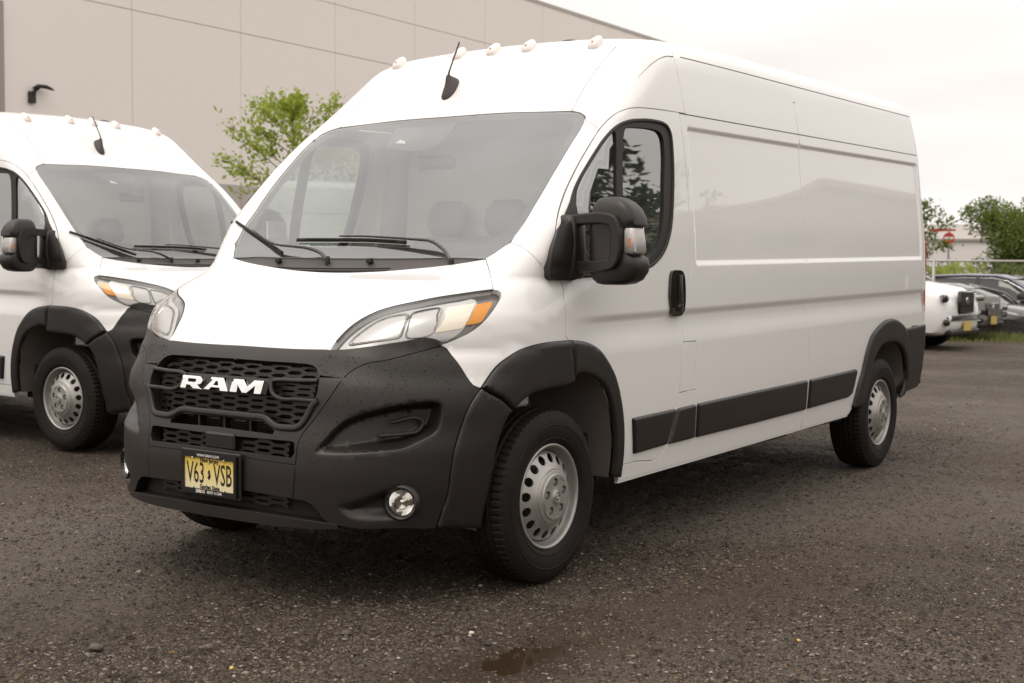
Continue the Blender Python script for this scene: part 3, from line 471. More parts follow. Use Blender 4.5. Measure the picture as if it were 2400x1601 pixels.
def inpoly(P, poly):
    x, y = P[:, 0][:, None], P[:, 1][:, None]; a = poly; b = np.roll(poly, -1, 0)
    c = ((a[:, 1] > y) != (b[:, 1] > y)) & (x < (b[:, 0]-a[:, 0])*(y-a[:, 1])/(b[:, 1]-a[:, 1]+1e-15)+a[:, 0])
    return c.sum(1) % 2 == 1
def pdist(P, poly):
    a = poly; b = np.roll(poly, -1, 0); best = np.full(len(P), 1e9)
    for i in range(len(a)):
        ab = b[i]-a[i]; t = np.clip(((P-a[i])@ab)/(ab@ab+1e-15), 0, 1); best = np.minimum(best, np.linalg.norm(P-a[i]-t[:, None]*ab, axis=1))
    return best
def offset(poly, g):
    """inset a 2D loop by g"""
    A = (poly[:, 0]*np.roll(poly[:, 1], -1)-poly[:, 1]*np.roll(poly[:, 0], -1)).sum()
    e = np.roll(poly, -1, 0)-poly; e /= np.linalg.norm(e, axis=1)[:, None]+1e-12; n = np.stack([-e[:, 1], e[:, 0]], 1)*(1 if A > 0 else -1)
    m = n+np.roll(n, 1, 0); m /= np.maximum((m*m).sum(1)[:, None]/2, .5)
    return poly+m*g
def cdt(loops, pts):
    V = []; E = []
    for L in loops:
        k = len(V); V += [Vector(p) for p in L]; E += [(k+i, k+(i+1) % len(L)) for i in range(len(L))]
    V += [Vector(p) for p in pts]
    vo, eo, fo, *_ = delaunay_2d_cdt(V, E, [], 0, 1e-6)
    vo = np.array([tuple(v) for v in vo]); fo = np.array(fo)
    c = vo[fo].mean(1); ok = inpoly(c, np.array(loops[0]))
    for h in loops[1:]: ok &= ~inpoly(c, np.array(h))
    return vo, fo[ok]
def onbody(P2, fr, t0=-2.2, t1=3.0):
    d, u_, w_ = fr; o = P2[:, :1]*u_+P2[:, 1:]*w_
    res = []
    for k in range(0, len(o), 3000):
        oo = o[k:k+3000]; p, ok, v = cast(oo, np.repeat(d[None], len(oo), 0), t0, t1, 90); res.append(np.where(ok[:, None], p, oo+d*np.nan))
    p = np.vstack(res)
    bad = np.isnan(p[:, 0])
    if bad.any():          # just past the rim: snap to the nearest good depth
        good = np.where(~bad)[0]
        for i in np.where(bad)[0]:
            j = good[np.argmin(((P2[good]-P2[i])**2).sum(1))]; p[i] = o[i]+d*((p[j]-o[j])@d)
    return p
SIDE_Z = [.93, .955, .98, 1.0, 1.02, 1.04, 1.055, 1.068, 1.076, 1.084, 1.092, 1.10, 1.108, 1.116, 1.124, 1.134, 1.300, 1.314, 1.320, 1.325, 1.330, 1.334, 1.338, 1.342, 1.346, 1.350, 1.354, 1.360, 1.374, 1.975, 1.986, 1.991, 1.996, 2.0, 2.004, 2.008, 2.012, 2.017, 2.03]
def panel(name, out, fr, m, parent=None, h=.035, gap=.0022, lift=0., depth=.018, holes=(), dents=(), relief=False, mirror=False, pillow=0., **props):
    f3 = frame(fr); d, u_, w_ = f3
    L = [offset(np.stack([out@u_, out@w_], 1), gap)]
    H = []
    for q in holes: H.append(np.stack([q@u_, q@w_], 1))
    lo = L[0].min(0); hi = L[0].max(0)
    xs = np.arange(lo[0]+h/2, hi[0], h); ys = np.arange(lo[1]+h/2, hi[1], h)
    G = np.array([(x+(i % 2)*h*.25, y) for i, y in enumerate(ys) for x in xs]) if len(xs) and len(ys) else np.empty((0, 2))
    if relief:
        rows = []
        for zb in SIDE_Z:
            for x in np.arange(lo[0], hi[0], .035):
                xx = x if u_[0] > 0 else -x; rows.append((x, zb-RAKE*xx))
        rr = np.array(rows); keep = np.ones(len(G), bool)
        if len(G):
            for zb in SIDE_Z: keep &= np.abs(G[:, 1]+RAKE*G[:, 0]*(1 if u_[0] > 0 else -1)-zb) > .011
        G = np.vstack([G[keep], rr]) if len(G) else rr
        for xe in (-1.265, -1.275, -1.285, -1.295, -1.305, -4.785, -4.795, -4.805, -4.815, -4.825):
            G = np.vstack([G, np.stack([np.full(60, xe if u_[0] > 0 else -xe), np.linspace(1.3, 2.06, 60)], 1)])
    D2 = []
    if pillow:
        for k in (.12, .4, 1.0): G = np.vstack([G, offset(L[0], pillow*k)]) if len(G) else offset(L[0], pillow*k)
    for q, dep, wd, ramp_ in dents:
        p2 = np.stack([q@u_, q@w_], 1); D2.append((p2, dep, wd, ramp_))
        if len(G): G = G[(pdist(G, p2) > h*.5) | inpoly(G, p2)*(pdist(G, p2) > wd*1.1)]
        for k in (0, .15, .35, .6, .85, 1.05):
            r_ = offset(p2, wd*k); seg_ = np.linalg.norm(np.roll(r_, -1, 0)-r_, axis=1); rs = [r_[0]]
            for i_ in range(1, len(r_)):
                if np.linalg.norm(r_[i_]-rs[-1]) > .006: rs.append(r_[i_])
            rs = np.array(rs); dd_ = pdist(rs, p2); G = np.vstack([G, rs[dd_ > wd*k*.9-.001]])
    if len(G):
        ok = inpoly(G, L[0])
        for q in H: ok &= ~inpoly(G, q)
        G = G[ok]; dd = pdist(G, L[0])
        for q in H: dd = np.minimum(dd, pdist(G, q))
        G = G[dd > (.0015 if pillow else h*.3 if not relief else .006)]
    v2, fa = cdt([L[0]]+H, G)
    used = np.unique(fa); mp_ = -np.ones(len(v2), int); mp_[used] = np.arange(len(used)); v2 = v2[used]; fa = mp_[fa]
    tt_ = out@d; P = onbody(v2, f3, tt_.min()-.4, tt_.max()+.5); g = grad(P)
    off = np.full(len(P), -lift)
    for p2, dep, wd, ramp_ in D2:
        ins = inpoly(v2, p2); s_ = np.clip(pdist(v2, p2)/wd, 0, 1)*ins; s_ = s_*s_*(3-2*s_)
        k = dep*s_
        if ramp_ is not None:
            a, b = ramp_; tt = np.clip((P[:, 1]-a)/(b-a), 0, 1); k = k*tt
        off = off+k
    if pillow:
        t_ = np.clip(pdist(v2, L[0])/pillow, 0, 1); off = off*(.12+.88*np.sqrt(np.maximum(0, 1-(1-t_)**2)))
    nd = -g if lift and not D2 else None
    P = P+(nd if nd is not None else d)*off[:, None]
    # orientation
    n = np.cross(P[fa[:, 1]]-P[fa[:, 0]], P[fa[:, 2]]-P[fa[:, 0]]); fl = (n*g[fa].mean(1)).sum(1) < 0; fa[fl] = fa[fl][:, ::-1]
    n[fl] *= -1
    if D2 or pillow:
        vn = np.zeros_like(P)
        for k in range(3): np.add.at(vn, fa[:, k], n)
        g = vn/(np.linalg.norm(vn, axis=1)[:, None]+1e-12)
    V = list(P); Fs = [tuple(q) for q in fa]; LN = [tuple(g[i]) for q in fa for i in q]
    # edges rolled inwards
    cnt = {}
    for q in fa:
        for i in range(3):
            e = (q[i], q[(i+1) % 3]); cnt[e] = 1
    be = [e for e in cnt if (e[1], e[0]) not in cnt]
    idx = {}; ring1 = {}; outn = {}
    for a, b in be:
        t_ = P[b]-P[a]; o_ = np.cross(t_, g[a]); o_ /= np.linalg.norm(o_)+1e-12
        outn[a] = outn.get(a, 0)+o_; outn[b] = outn.get(b, 0)+o_
    for a in outn:
        o_ = outn[a]; o_ = o_/(np.linalg.norm(o_)+1e-12); idx[a] = len(V); V.append(P[a]+o_*.0012-g[a]*.0014); ring1[a] = o_
    idx2 = {}
    for a in outn: idx2[a] = len(V); V.append(P[a]+ring1[a]*.0012-g[a]*depth)
    for a, b in be:
        oa, ob = ring1[a], ring1[b]
        Fs.append((b, a, idx[a], idx[b])); LN += [tuple(g[b]), tuple(g[a]), tuple(nrm(oa+g[a]*.6)), tuple(nrm(ob+g[b]*.6))]
        Fs.append((idx[b], idx[a], idx2[a], idx2[b])); LN += [tuple(ob), tuple(oa), tuple(oa), tuple(ob)]
    o = mesh_obj(name, V, Fs, m, parent, True, LN, **props)
    if mirror is not False: mirror_obj(o, parent if mirror is True else mirror)
    return o
def surf(P, lift=0., fr='front'):
    """points of a 3D polyline snapped on to the body"""
    f3 = frame(fr); P = np.array(P, float); tt_ = P@f3[0]; q = onbody(np.stack([P@f3[1], P@f3[2]], 1), f3, tt_.min()-.4, tt_.max()+.5); return q+grad(q)*lift
def bar(name, pts, wdt, hgt, m, parent, fr='front', lift=0., closed=False, taper=None, **props):
    """raised trim strip of rounded section that follows the body"""
    f3 = frame(fr); P = catmull(pts, closed=closed, step=.012); Q = surf(P, 0, fr); g = grad(Q)
    T = np.roll(Q, -1, 0)-np.roll(Q, 1, 0) if closed else np.gradient(Q, axis=0); T /= np.linalg.norm(T, axis=1)[:, None]+1e-12; S = np.cross(T, g)
    prof = [(-1, -1.0), (-1, .45), (-.8, .82), (-.35, 1), (.35, 1), (.8, .82), (1, .45), (1, -1.0)]; n = len(prof); V = []
    for i in range(len(Q)):
        for a, b in prof: V.append(Q[i]+S[i]*a*wdt/2+g[i]*(b*hgt+lift))
    Fq = []; mm = len(Q)
    for i in range(mm if closed else mm-1):
        j = (i+1) % mm
        for k in range(n): Fq.append((i*n+k, i*n+(k+1) % n, j*n+(k+1) % n, j*n+k))
    if not closed: Fq += [tuple(range(n)), tuple((mm-1)*n+k for k in range(n))[::-1]]
    b_ = MB(); b_.add(V, Fq); return b_.build(name, m, parent, True, auto=math.radians(50), **props)
# ------------------------------------------------------------------ the van
def seg(name, a, b): return [tuple(p) for p in CURVES[name][a:b]]
def wheel(parent, cy, cx, side):
    """steel wheel with tyre; side = +1 left, -1 right"""
    wh = empty('wheel', (0, 0, 0), parent=parent)
    RZ = .372; n = 288; prof = [(.222, .098), (.232, .110), (.25, .1165), (.275, .121), (.298, .1225), (.318, .120), (.335, .1145), (.348, .1075), (.3545, .103)]
    tread = []
    for k in range(31):
        y = .1-.2*k/30; r = .3705-.0095*(abs(y)/.1)**3.2; g = 0
        for c in (-.052, -.018, .018, .052):
            if abs(y-c) < .0042: g = .008
        tread.append((r-g, y, abs(y)))
    full = [(r, y, 0) for r, y in prof]+tread+[(r, -y, 0) for r, y in prof[::-1]]
    V = []; a = np.arange(n)*2*np.pi/n
    for r, y, ay in full:
        rr = np.full(n, r)
        if ay > .058: rr = rr-np.where(np.arange(n) % 4 == 0, .006, 0)
        elif ay > 0: rr = rr-np.where((np.arange(n)+int(ay*800)) % 6 == 0, .004, 0)
        if ay == 0 and r > .34: rr = rr-np.where(np.arange(n) % 4 == 0, .0035, 0)
        V.append(np.stack([rr*np.cos(a)+cx, np.full(n, cy+y*side), np.minimum(0, 0)+rr*np.sin(a)+RZ], 1))
    V = np.concatenate(V); V[:, 2] = np.maximum(V[:, 2], -.004); Fq = []
    for i in range(len(full)-1):
        for j in range(n): Fq.append((i*n+j, i*n+(j+1) % n, (i+1)*n+(j+1) % n, (i+1)*n+j))
    b = MB(); b.add(V, Fq); ty = b.build('tyre', M['tyre'], wh, True, auto=math.radians(35))
    # raised ring and ribs on the sidewall
    b = MB(); b.lathe([(.300, .1215), (.302, .1240), (.305, .1240), (.307, .1212)], (cx, cy, RZ), n=96, sign=side)
    b.lathe([(.243, .114), (.245, .1178), (.249, .1178), (.251, .1155)], (cx, cy, RZ), n=96, sign=side); b.build('sidewall_ring', M['tyre'], wh, True)
    rim = MB()
    rim.lathe([(.222, .097), (.2235, .104), (.2225, .1075), (.218, .1095), (.213, .1085), (.2095, .104), (.207, .096), (.2045, .086), (.2015, .076), (.1965, .070), (.1940, .064), (.1935, .020), (.1935, -.09)], (cx, cy, RZ), n=96, sign=side)
    ro = rim.build('rim', M['steel'], wh, True, auto=math.radians(60))
    # disc with sixteen ventilation holes
    loops = [[(.1935*math.cos(t), .1935*math.sin(t)) for t in np.arange(96)*2*np.pi/96], [(.116*math.cos(t), .116*math.sin(t)) for t in np.arange(96)*2*np.pi/96]]
    for k in range(16):
        t0 = k*2*np.pi/16+.1; loops.append([(.1610*math.cos(t0)+.0195*math.cos(t), .1610*math.sin(t0)+.0195*math.sin(t)) for t in np.arange(20)*2*np.pi/20])
    gp = [(r*math.cos(t), r*math.sin(t)) for r in (.119, .122, .126, .130, .136, .140, .1825, .186, .190) for t in np.arange(96)*2*np.pi/96]
    v2, fa = cdt(loops, gp)
    yr = lambda r: np.interp(r, [.116, .119, .122, .126, .132, .139, .183, .188, .1935], [.122, .1222, .1205, .116, .1115, .107, .082, .074, .060])
    r_ = np.hypot(v2[:, 0], v2[:, 1]); Vd = np.stack([v2[:, 0]+cx, cy+yr(r_)*side, v2[:, 1]+RZ], 1); b = MB(); b.add(Vd, [tuple(q) for q in fa])
    Vb = Vd-np.array([0, .004*side, 0]); 
    cnt = {(q[i], q[(i+1) % 3]) for q in fa for i in range(3)}; be = [e for e in cnt if (e[1], e[0]) not in cnt]; k0 = len(Vd)
    Vd2 = np.vstack([Vd, Vd-np.array([0, .006*side, 0])]); b = MB(); b.add(Vd2, [tuple(q) for q in fa]+[(e[1], e[0], e[0]+k0, e[1]+k0) for e in be])
    b.build('wheel_disc', M['steel'], wh, True, auto=math.radians(45))
    # raised hub with five nut wells
    loops = [[(.1185*math.cos(t), .1185*math.sin(t)) for t in np.arange(96)*2*np.pi/96], [(.0335*math.cos(t), .0335*math.sin(t)) for t in np.arange(24)*2*np.pi/24]]
    for k in range(5):
        t0 = k*2*np.pi/5+.25; loops.append([(.0640*math.cos(t0)+.0180*math.cos(t), .0640*math.sin(t0)+.0180*math.sin(t)) for t in np.arange(18)*2*np.pi/18])
    v2, fa = cdt(loops, [(r*math.cos(t), r*math.sin(t)) for r in (.114, .108, .099, .094, .0425) for t in np.arange(96 if r > .05 else 40)*2*np.pi/(96 if r > .05 else 40)])
    r_ = np.hypot(v2[:, 0], v2[:, 1]); yy = np.interp(r_, [.034, .043, .094, .099, .108, .114, .1185], [.139, .137, .1365, .1315, .1295, .127, .119])
    Vd = np.stack([v2[:, 0]+cx, cy+yy*side, v2[:, 1]+RZ], 1); cnt = {(q[i], q[(i+1) % 3]) for q in fa for i in range(3)}; be = [e for e in cnt if (e[1], e[0]) not in cnt]; k0 = len(Vd)
    Vd2 = np.vstack([Vd, Vd-np.array([0, .016*side, 0])]); b = MB(); b.add(Vd2, [tuple(q) for q in fa]+[(e[1], e[0], e[0]+k0, e[1]+k0) for e in be])
    b.build('hub_plate', M['steel'], wh, True, auto=math.radians(30))
    for k in range(5):
        t0 = k*2*np.pi/5+.25
        MB().lathe([(.0001, .131), (.0085, .131), (.0105, .128), (.0105, .110)], (cx+.064*math.cos(t0), cy, RZ+.064*math.sin(t0)), n=6, sign=side).build('wheel_nut', M['steel'], wh)
    b = MB()
    for k in range(5):
        t0 = k*2*np.pi/5+.25+np.pi/5
        for dt in np.linspace(-.2, .2, 5)[:-1]:
            p = lambda t, r, y: (cx+r*math.cos(t), cy+y*side, RZ+r*math.sin(t))
            b.add([p(t0+dt, .083, .1350), p(t0+dt+.1, .083, .1350), p(t0+dt+.1, .090, .1350), p(t0+dt, .090, .1350), p(t0+dt, .083, .1390), p(t0+dt+.1, .083, .1390), p(t0+dt+.1, .090, .1390), p(t0+dt, .090, .1390)], [(4, 5, 6, 7), (0, 1, 5, 4), (2, 3, 7, 6), (1, 2, 6, 5), (3, 0, 4, 7)])
    b.build('hub_rib', M['steel'], wh, False, kind='stuff')
    b = MB(); b.lathe([(.0001, .144), (.018, .1435), (.027, .141), (.0335, .1365), (.034, .126)], (cx, cy, RZ), n=32, sign=side)
    b.lathe([(.021, .1435), (.022, .1455), (.024, .1455), (.025, .1425)], (cx, cy, RZ), n=32, sign=side)
    # embossed head emblem: boss with two curled horns
    b.lathe([(.0001, .1475), (.004, .147), (.006, .1445)], (cx, cy, RZ-.004), n=10, sign=side)
    for sgn in (-1, 1):
        pts = [(cx+sgn*(.002+.010*math.sin(t)), cy+.1455*side, RZ+.003+.009*math.cos(t*.9)) for t in np.linspace(0, 3.6, 9)]; b.tube(pts, .0022, 5)
    b.build('hub_cap', M['steel'], wh, True, auto=math.radians(50))
    b = MB(); b.lathe([(.0001, .015), (.09, .015), (.145, .018), (.152, .014), (.152, -.012), (.08, -.014)], (cx, cy, RZ), n=40, sign=side); b.box((cx-.10, cy+.0*side, RZ+.06), (.06, .022, .075), bev=.012); b.build('brake_disc', M['disc'], wh, True, auto=math.radians(40))
    return wh
def text_mesh(s, size, xs=1.0, bold=0.0):
    c = bpy.data.curves.new('text', 'FONT'); c.body = s; c.size = size; c.align_x = 'CENTER'; c.align_y = 'CENTER'; c.offset = bold; c.resolution_u = 2
    o = bpy.data.objects.new('text', c); COL.objects.link(o); dg = bpy.context.evaluated_depsgraph_get(); dg.update()
    me = bpy.data.meshes.new_from_object(o.evaluated_get(dg)); bpy.data.objects.remove(o); bpy.data.curves.remove(c)
    V = np.array([v.co[:] for v in me.vertices]) if len(me.vertices) else np.zeros((0, 3)); F_ = [tuple(p.vertices) for p in me.polygons]; bpy.data.meshes.remove(me)
    V[:, 0] *= xs; return V, F_
def text_front(name, s, size, x, y, z, m, parent, xs=1.0, bold=0.0):
    V, F_ = text_mesh(s, size, xs, bold); return mesh_obj(name, np.stack([np.full(len(V), x), V[:, 0]+y, V[:, 1]+z], 1), F_, m, parent)
def loftz(sections, m, name, parent, nseg=28, power=3.2, **kw):
    """horizontal super-elliptic sections (z, x0, x1, y0, y1)"""
    V = []; a = np.arange(nseg)*2*np.pi/nseg+1e-3; c = np.cos(a); s_ = np.sin(a); e = 2/power
    for z, x0, x1, y0, y1 in sections:
        V.append(np.stack([(x0+x1)/2+(x1-x0)/2*np.sign(c)*np.abs(c)**e, (y0+y1)/2+(y1-y0)/2*np.sign(s_)*np.abs(s_)**e, np.full(nseg, z)], 1))
    V = np.concatenate(V); k = len(sections); Fq = [(i*nseg+j, i*nseg+(j+1) % nseg, (i+1)*nseg+(j+1) % nseg, (i+1)*nseg+j) for i in range(k-1) for j in range(nseg)]
    Fq += [tuple(range(nseg))[::-1], tuple((k-1)*nseg+j for j in range(nseg))]
    b = MB(); b.add(V, Fq); return b.build(name, m, parent, True, auto=math.radians(50))
def gl(x, z0): return z0-RAKE*x
def hline(x0, x1, zb, n=24, slope=0.): return [(x, 1.0, zb+slope*x-RAKE*x) for x in np.linspace(x0, x1, n)]

def make_van(label):
    van = empty('cargo_van', (0, 0, 0), 0, label=label, category='van')
    P_, B_ = M['paint'], M['black']
    zg, zu = 2.0725, 2.372
    # --- glass and front sheet metal
    ws = join('ws_top', 'ws_side', [(.10, .60, 1.36), (.10, .25, 1.36), (.10, 0, 1.36)])
    wsf = symm(ws)
    W_ = panel('windshield', wsf, 'glass', M['glass'], van, h=.08, gap=.004, lift=-.003, depth=.004)
    panel('glass_border', wsf, 'glass', M['frit'], W_, h=.08, gap=.004, lift=-.012, depth=.002, holes=[symm(join('frit_in'))])
    panel('camera_cover', join([tuple(p) for p in CURVES['cam_patch'][:3]], [tuple(p) for p in CURVES['cam_patch'][2:]]), 'glass', M['frit'], W_, h=.08, gap=0, lift=-.0145, depth=.002)
    panel('camera_window', np.array(CURVES['sensor']), 'glass', M['lampwhite'], W_, h=.08, gap=0, lift=-.0105, depth=.001)
    hood = join('hood_front', 'head_top', '-hood_seam', 'cowl_front')
    panel('hood', symm(hood), 'hood', P_, van, h=.04, gap=.0025, depth=.03)
    cowl = symm(join([(.10, 0, 1.36), (.10, .25, 1.36), (.10, .60, 1.36)], [tuple(CURVES['ws_side'][9])], 'cowl_front'))
    C_ = panel('cowl', cowl, 'hood', M['cowl'], van, h=.05, gap=.001, lift=-.012, depth=.02)
    for nm in ('cowl_slot1', 'cowl_slot2'):
        c = np.array(CURVES[nm])
        for dz in (0, .02): bar('air_slot', c+np.array([dz, 0, -dz*.5]), .006, .003, M['under'], C_, 'hood', lift=-.0105)
    for nm in ('hook1', 'hook2'):
        p = surf([CURVES[nm][0]], .0, 'hood')[0]; MB().box(p+np.array([.0, 0, .004]), (.012, .016, .012), bev=.005).build('washer_nozzle', M['black'], C_)
    fo = join('ws_top', 'fairing_seam', [(-.95, .745, 2.41), (-1.1, .735, 2.455), (-1.33, .72, 2.475)], [(-1.33, .72, 2.475), (-1.33, 0, 2.5)])
    # the front roof: windshield top up to the first roof joint
    top = [tuple(p) for p in CURVES['ws_top'][:3]]+[tuple(CURVES['fairing_seam'][0])]
    fo = join(top, seg('fairing_seam', 0, 6), [(-.95, .748, 2.41), (-1.1, .735, 2.455), (-1.33, .72, 2.475)], [(-1.33, .72, 2.475), (-1.33, 0, 2.5)])
    panel('roof_front', symm(fo), 'glass', P_, van, h=.05, gap=.0022, depth=.02)
    panel('roof', symm(np.array([(-1.33, 0, 2.5), (-1.33, .72, 2.5), (-2.5, .72, 2.5), (-3.7, .72, 2.5), (-4.90, .72, 2.5), (-4.90, 0, 2.5)])), 'top', P_, van, h=.12, gap=.001, depth=.02)
    fender = join([tuple(CURVES['pillar_seam'][0])]+seg('ws_side', 7, 10), 'hood_seam', 'head_rear', 'fender_bumper', 'flare_top_out', seg('door_front', 0, 4), [(-.05, 1.02, 1.31)], '-pillar_seam')
    panel('fender', fender, 'fender', P_, van, h=.035, depth=.025, mirror=True)
    pil = join(seg('ws_side', 0, 7), 'pillar_seam', [(-.05, 1.02, 1.31)], seg('door_front', 4, 7), seg('door_top', 0, 7), '-cap_seam')
    panel('windshield_pillar', pil, 'pillar', P_, van, h=.035, depth=.02, gap=.0016, mirror=True)
    cap = join('cap_seam', seg('door_top', 6, 13), [(-1.27, .95, gl(-1.27, zg))], '-seam2', [(-1.33, .78, 2.455), (-1.33, .72, 2.475)], [(-1.33, .72, 2.475), (-1.1, .735, 2.455), (-.95, .748, 2.41)], [tuple(p) for p in CURVES['fairing_seam'][::-1]], seg('ws_top', 4, 6), [tuple(CURVES['ws_side'][0])])
    panel('roof_side_front', cap, 'cap', P_, van, h=.035, depth=.02, gap=.0025, mirror=True)
    cc = surf(catmull(CURVES['cap_crease']), .0004, 'side'); mirror_obj(MB().tube(cc, np.linspace(.0022, .0006, len(cc)), 5).build('roof_crease', M['seam'], van), van)  # tapering dark strip stands for the shade in the pressed crease
    # --- sides
    for pts_, r_ in ((hline(-1.345, -4.855, zu+.0012, 60, .0045), .0026), (hline(-1.24, -4.855, zg, 60), .0022)):  # dark strips drawn along the drip crease and the gutter seam
        q_ = surf(pts_, -.0006, 'side'); mirror_obj(MB().tube(q_, r_, 5).build('roof_seam', M['seam'], van), van)
    s2t = [tuple(p) for p in CURVES['seam2'][:2]]
    rail = join(s2t, hline(-1.31, -4.86, zu, slope=.0045), [(-4.87, .86, 2.47), (-4.87, .80, 2.51), (-4.88, .72, 2.53)], [(-4.88, .72, 2.5), (-1.33, .72, 2.475)])
    panel('roof_rail', rail, 'rail', P_, van, h=.05, depth=.02, gap=.0022, mirror=True)
    s3 = CURVES['seam3']; x3 = [p[0] for p in s3]
    upA = join(seg('seam2', 1, 6), hline(-1.28, -2.70, zg), [(-2.70, 1, gl(-2.70, zg)), (-2.705, 1, gl(-2.705, zu-.012))], hline(-2.705, -1.31, zu, slope=.0045))
    upB = join(hline(-2.70, -4.86, zg), hline(-4.86, -2.705, zu, slope=.0045))
    panel('upper_side_panel', upA, 'side', P_, van, h=.06, depth=.018, gap=.003, mirror=True)
    panel('upper_side_panel', upB, 'side', P_, van, h=.06, depth=.018, gap=.003, mirror=True)
    dl = seg('door_low', 0, 9)
    sideA = join([(-1.21, 1, gl(-1.21, zg))], seg('door_rear', 1, 8), dl, [(-.75, 1, .431), (-.60, 1, .428)], [(-.592, 1, .42), (-.60, 1, .353)], hline(-.62, -2.74, .343, 40), [(-2.745, 1, .45), (-2.745, 1, .7), (-2.72, 1, 1.0), (-2.70, 1, 1.3), (-2.695, 1, 1.75), (-2.70, 1, gl(-2.7, zg))], hline(-2.68, -1.24, zg))
    fu = np.array(CURVES['fuel'])+(-.012, 0, 0)
    mirA = panel('side_panel', sideA, 'side', P_, van, h=.05, depth=.02, gap=.0036, relief=True, holes=[fu])
    mirror_obj(mirA, van, 'sliding_door')
    panel('fuel_door', fu, 'side', P_, van, h=.05, gap=.0055, depth=.01)
    ro = np.array(CURVES['rflare_out']); ri = np.array(CURVES['rflare_in'])
    rmid = catmull(ro, step=.03); rc = rmid.mean(0); rmid = rmid+(np.array([-4.1, 1, .45])-rmid)*.05
    sideB = join([(-2.745, 1, .387)], hline(-2.76, -3.52, .343), [tuple(p) for p in rmid], [(-4.60, 1, .935), (-4.86, 1, .942)], [(-4.86, 1, .95), (-4.86, 1, gl(-4.86, zg))], hline(-4.84, -2.72, zg), [(-2.70, 1, gl(-2.7, zg)), (-2.695, 1, 1.75), (-2.70, 1, 1.3), (-2.72, 1, 1.0), (-2.745, 1, .7), (-2.745, 1, .45)])
    panel('rear_side_panel', sideB, 'side', P_, van, h=.05, depth=.02, gap=.0036, relief=True, mirror=True)
    rcn = join([(-4.86, 1.03, .945), (-4.86, 1.0, 1.6), (-4.86, .95, 2.1), (-4.86, .90, 2.41), (-4.88, .84, 2.50)], [(-4.93, .82, 2.49), (-4.93, .86, 2.1), (-4.93, .93, 1.6), (-4.93, .93, .945)])
    panel('rear_corner', rcn, 'rearcorner', P_, van, h=.05, depth=.02, gap=.002, mirror=True)
    panel('rear_door', symm(np.array([(-4.93, 0, .6), (-4.93, .90, .6), (-4.93, .93, 1.2), (-4.93, .90, 1.7), (-4.93, .85, 2.2), (-4.93, .80, 2.44), (-4.93, 0, 2.5)])), 'rear', P_, van, h=.15, depth=.02)
    b = MB(); b.tube([(-.61, .972, .340+.0165*.61), (-3.52, .972, .340+.0165*3.52)], .011, 4); sf = b.build('sill_flange', P_, van); mirror_obj(sf, van)
    o = MB().box((-4.912, .960, 1.28), (.032, .060, .27), bev=.02).build('tail_light', M['red'], van); mirror_obj(o, van)
    o = MB().box((-4.955, 0, .70), (.045, .99, .23), bev=.04).build('rear_bumper', B_, van, True, auto=math.radians(50))
    for s_ in (1, -1): MB().box((-4.96, .80*s_, 1.72), (.02, .012, .03), bev=.005).build('door_hinge', M['black'], van)
    # --- driver and passenger doors
    door_o = join(seg('door_front', 0, 7), 'door_top', [(-1.21, 1, gl(-1.21, zg))], seg('door_rear', 1, 8), dl, [(-.75, 1, .431), (-.60, 1, .428)], seg('flare_rear_out', 0, 12)[::-1])
    D = panel('door', door_o, 'side', P_, van, h=.035, depth=.035, relief=True, holes=[catmull(CURVES['win_out'], True)], gap=.003)
    panel('window_seal', catmull(CURVES['win_out'], True), 'side', M['rubber'], D, h=.04, gap=.0, lift=-.004, depth=.02, holes=[catmull(CURVES['win_main'], True), catmull(CURVES['win_quarter'], True)])
    bar('window_trim', catmull(CURVES['win_out'], True)[::2], .016, .006, M['rubber'], D, 'side', closed=True, lift=-.002)
    panel('window_glass', catmull(CURVES['win_main'], True), 'side', M['sideglass'], D, h=.1, gap=-.006, lift=-.016, depth=.003)
    panel('quarter_glass', catmull(CURVES['win_quarter'], True), 'side', M['sideglass'], D, h=.1, gap=-.006, lift=-.013, depth=.003)
    card = join([(-.12, 1, 1.05), (-.12, 1, 1.26), (-.5, 1, 1.27), (-1.14, 1, 1.30), (-1.10, 1, .9), (-1.05, 1, .5), (-.65, 1, .5), (-.55, 1, .9), (-.3, 1, 1.04)])
    panel('door_card', card, 'side', M['dash'], D, h=.1, gap=0, lift=-.09, depth=.03)
    hd = catmull(CURVES['handle'], True, .01)
    panel('door_handle', hd, 'side', M['blackgloss'], D, h=.012, gap=0, lift=.014, depth=.016)
    hx, hz = hd[:, 0].mean(), hd[:, 2].mean(); bar('handle_grip', [(hx+.005, 1.03, hz+.09), (hx+.001, 1.03, hz+.02), (hx-.003, 1.03, hz-.05), (hx-.002, 1.03, hz-.08)], .030, .010, M['blackgloss'], D, 'side', lift=.020)
    mirror_obj(D, van)
    for k in (1, 2, 3, 4):
        o = panel('side_moulding', fillet(CURVES['mold%d' % k], .014), 'side', B_, van, h=.04, gap=.0022, lift=.016, depth=.012, pillow=.012, mirror=True)
    # --- wheel arch flares
    fin = CURVES['flare_in']
    fa_ = join('flare_top_out', [tuple(p) for p in fin[:6][::-1]], '-flare_split')
    panel('wheel_arch_flare', fa_, 'side', B_, van, h=.025, gap=.001, lift=.021, depth=.07, pillow=.014, mirror=True)
    fr_ = join('flare_rear_out', [tuple(p) for p in fin[5:][::-1]])
    panel('wheel_arch_flare', fr_, 'side', B_, van, h=.025, gap=.001, lift=.021, depth=.07, pillow=.014, mirror=True)
    ff = join('bumper_flare', '-flare_front_in', '-flare_split')
    panel('wheel_arch_flare', ff, (-.45, -.88, 0), B_, van, h=.025, gap=.0015, lift=.012, depth=.07, pillow=.014, mirror=True)
    rf = join('rflare_out', '-rflare_in'); panel('wheel_arch_flare', rf, 'side', B_, van, h=.025, gap=.001, lift=.024, depth=.08, pillow=.016, mirror=True)
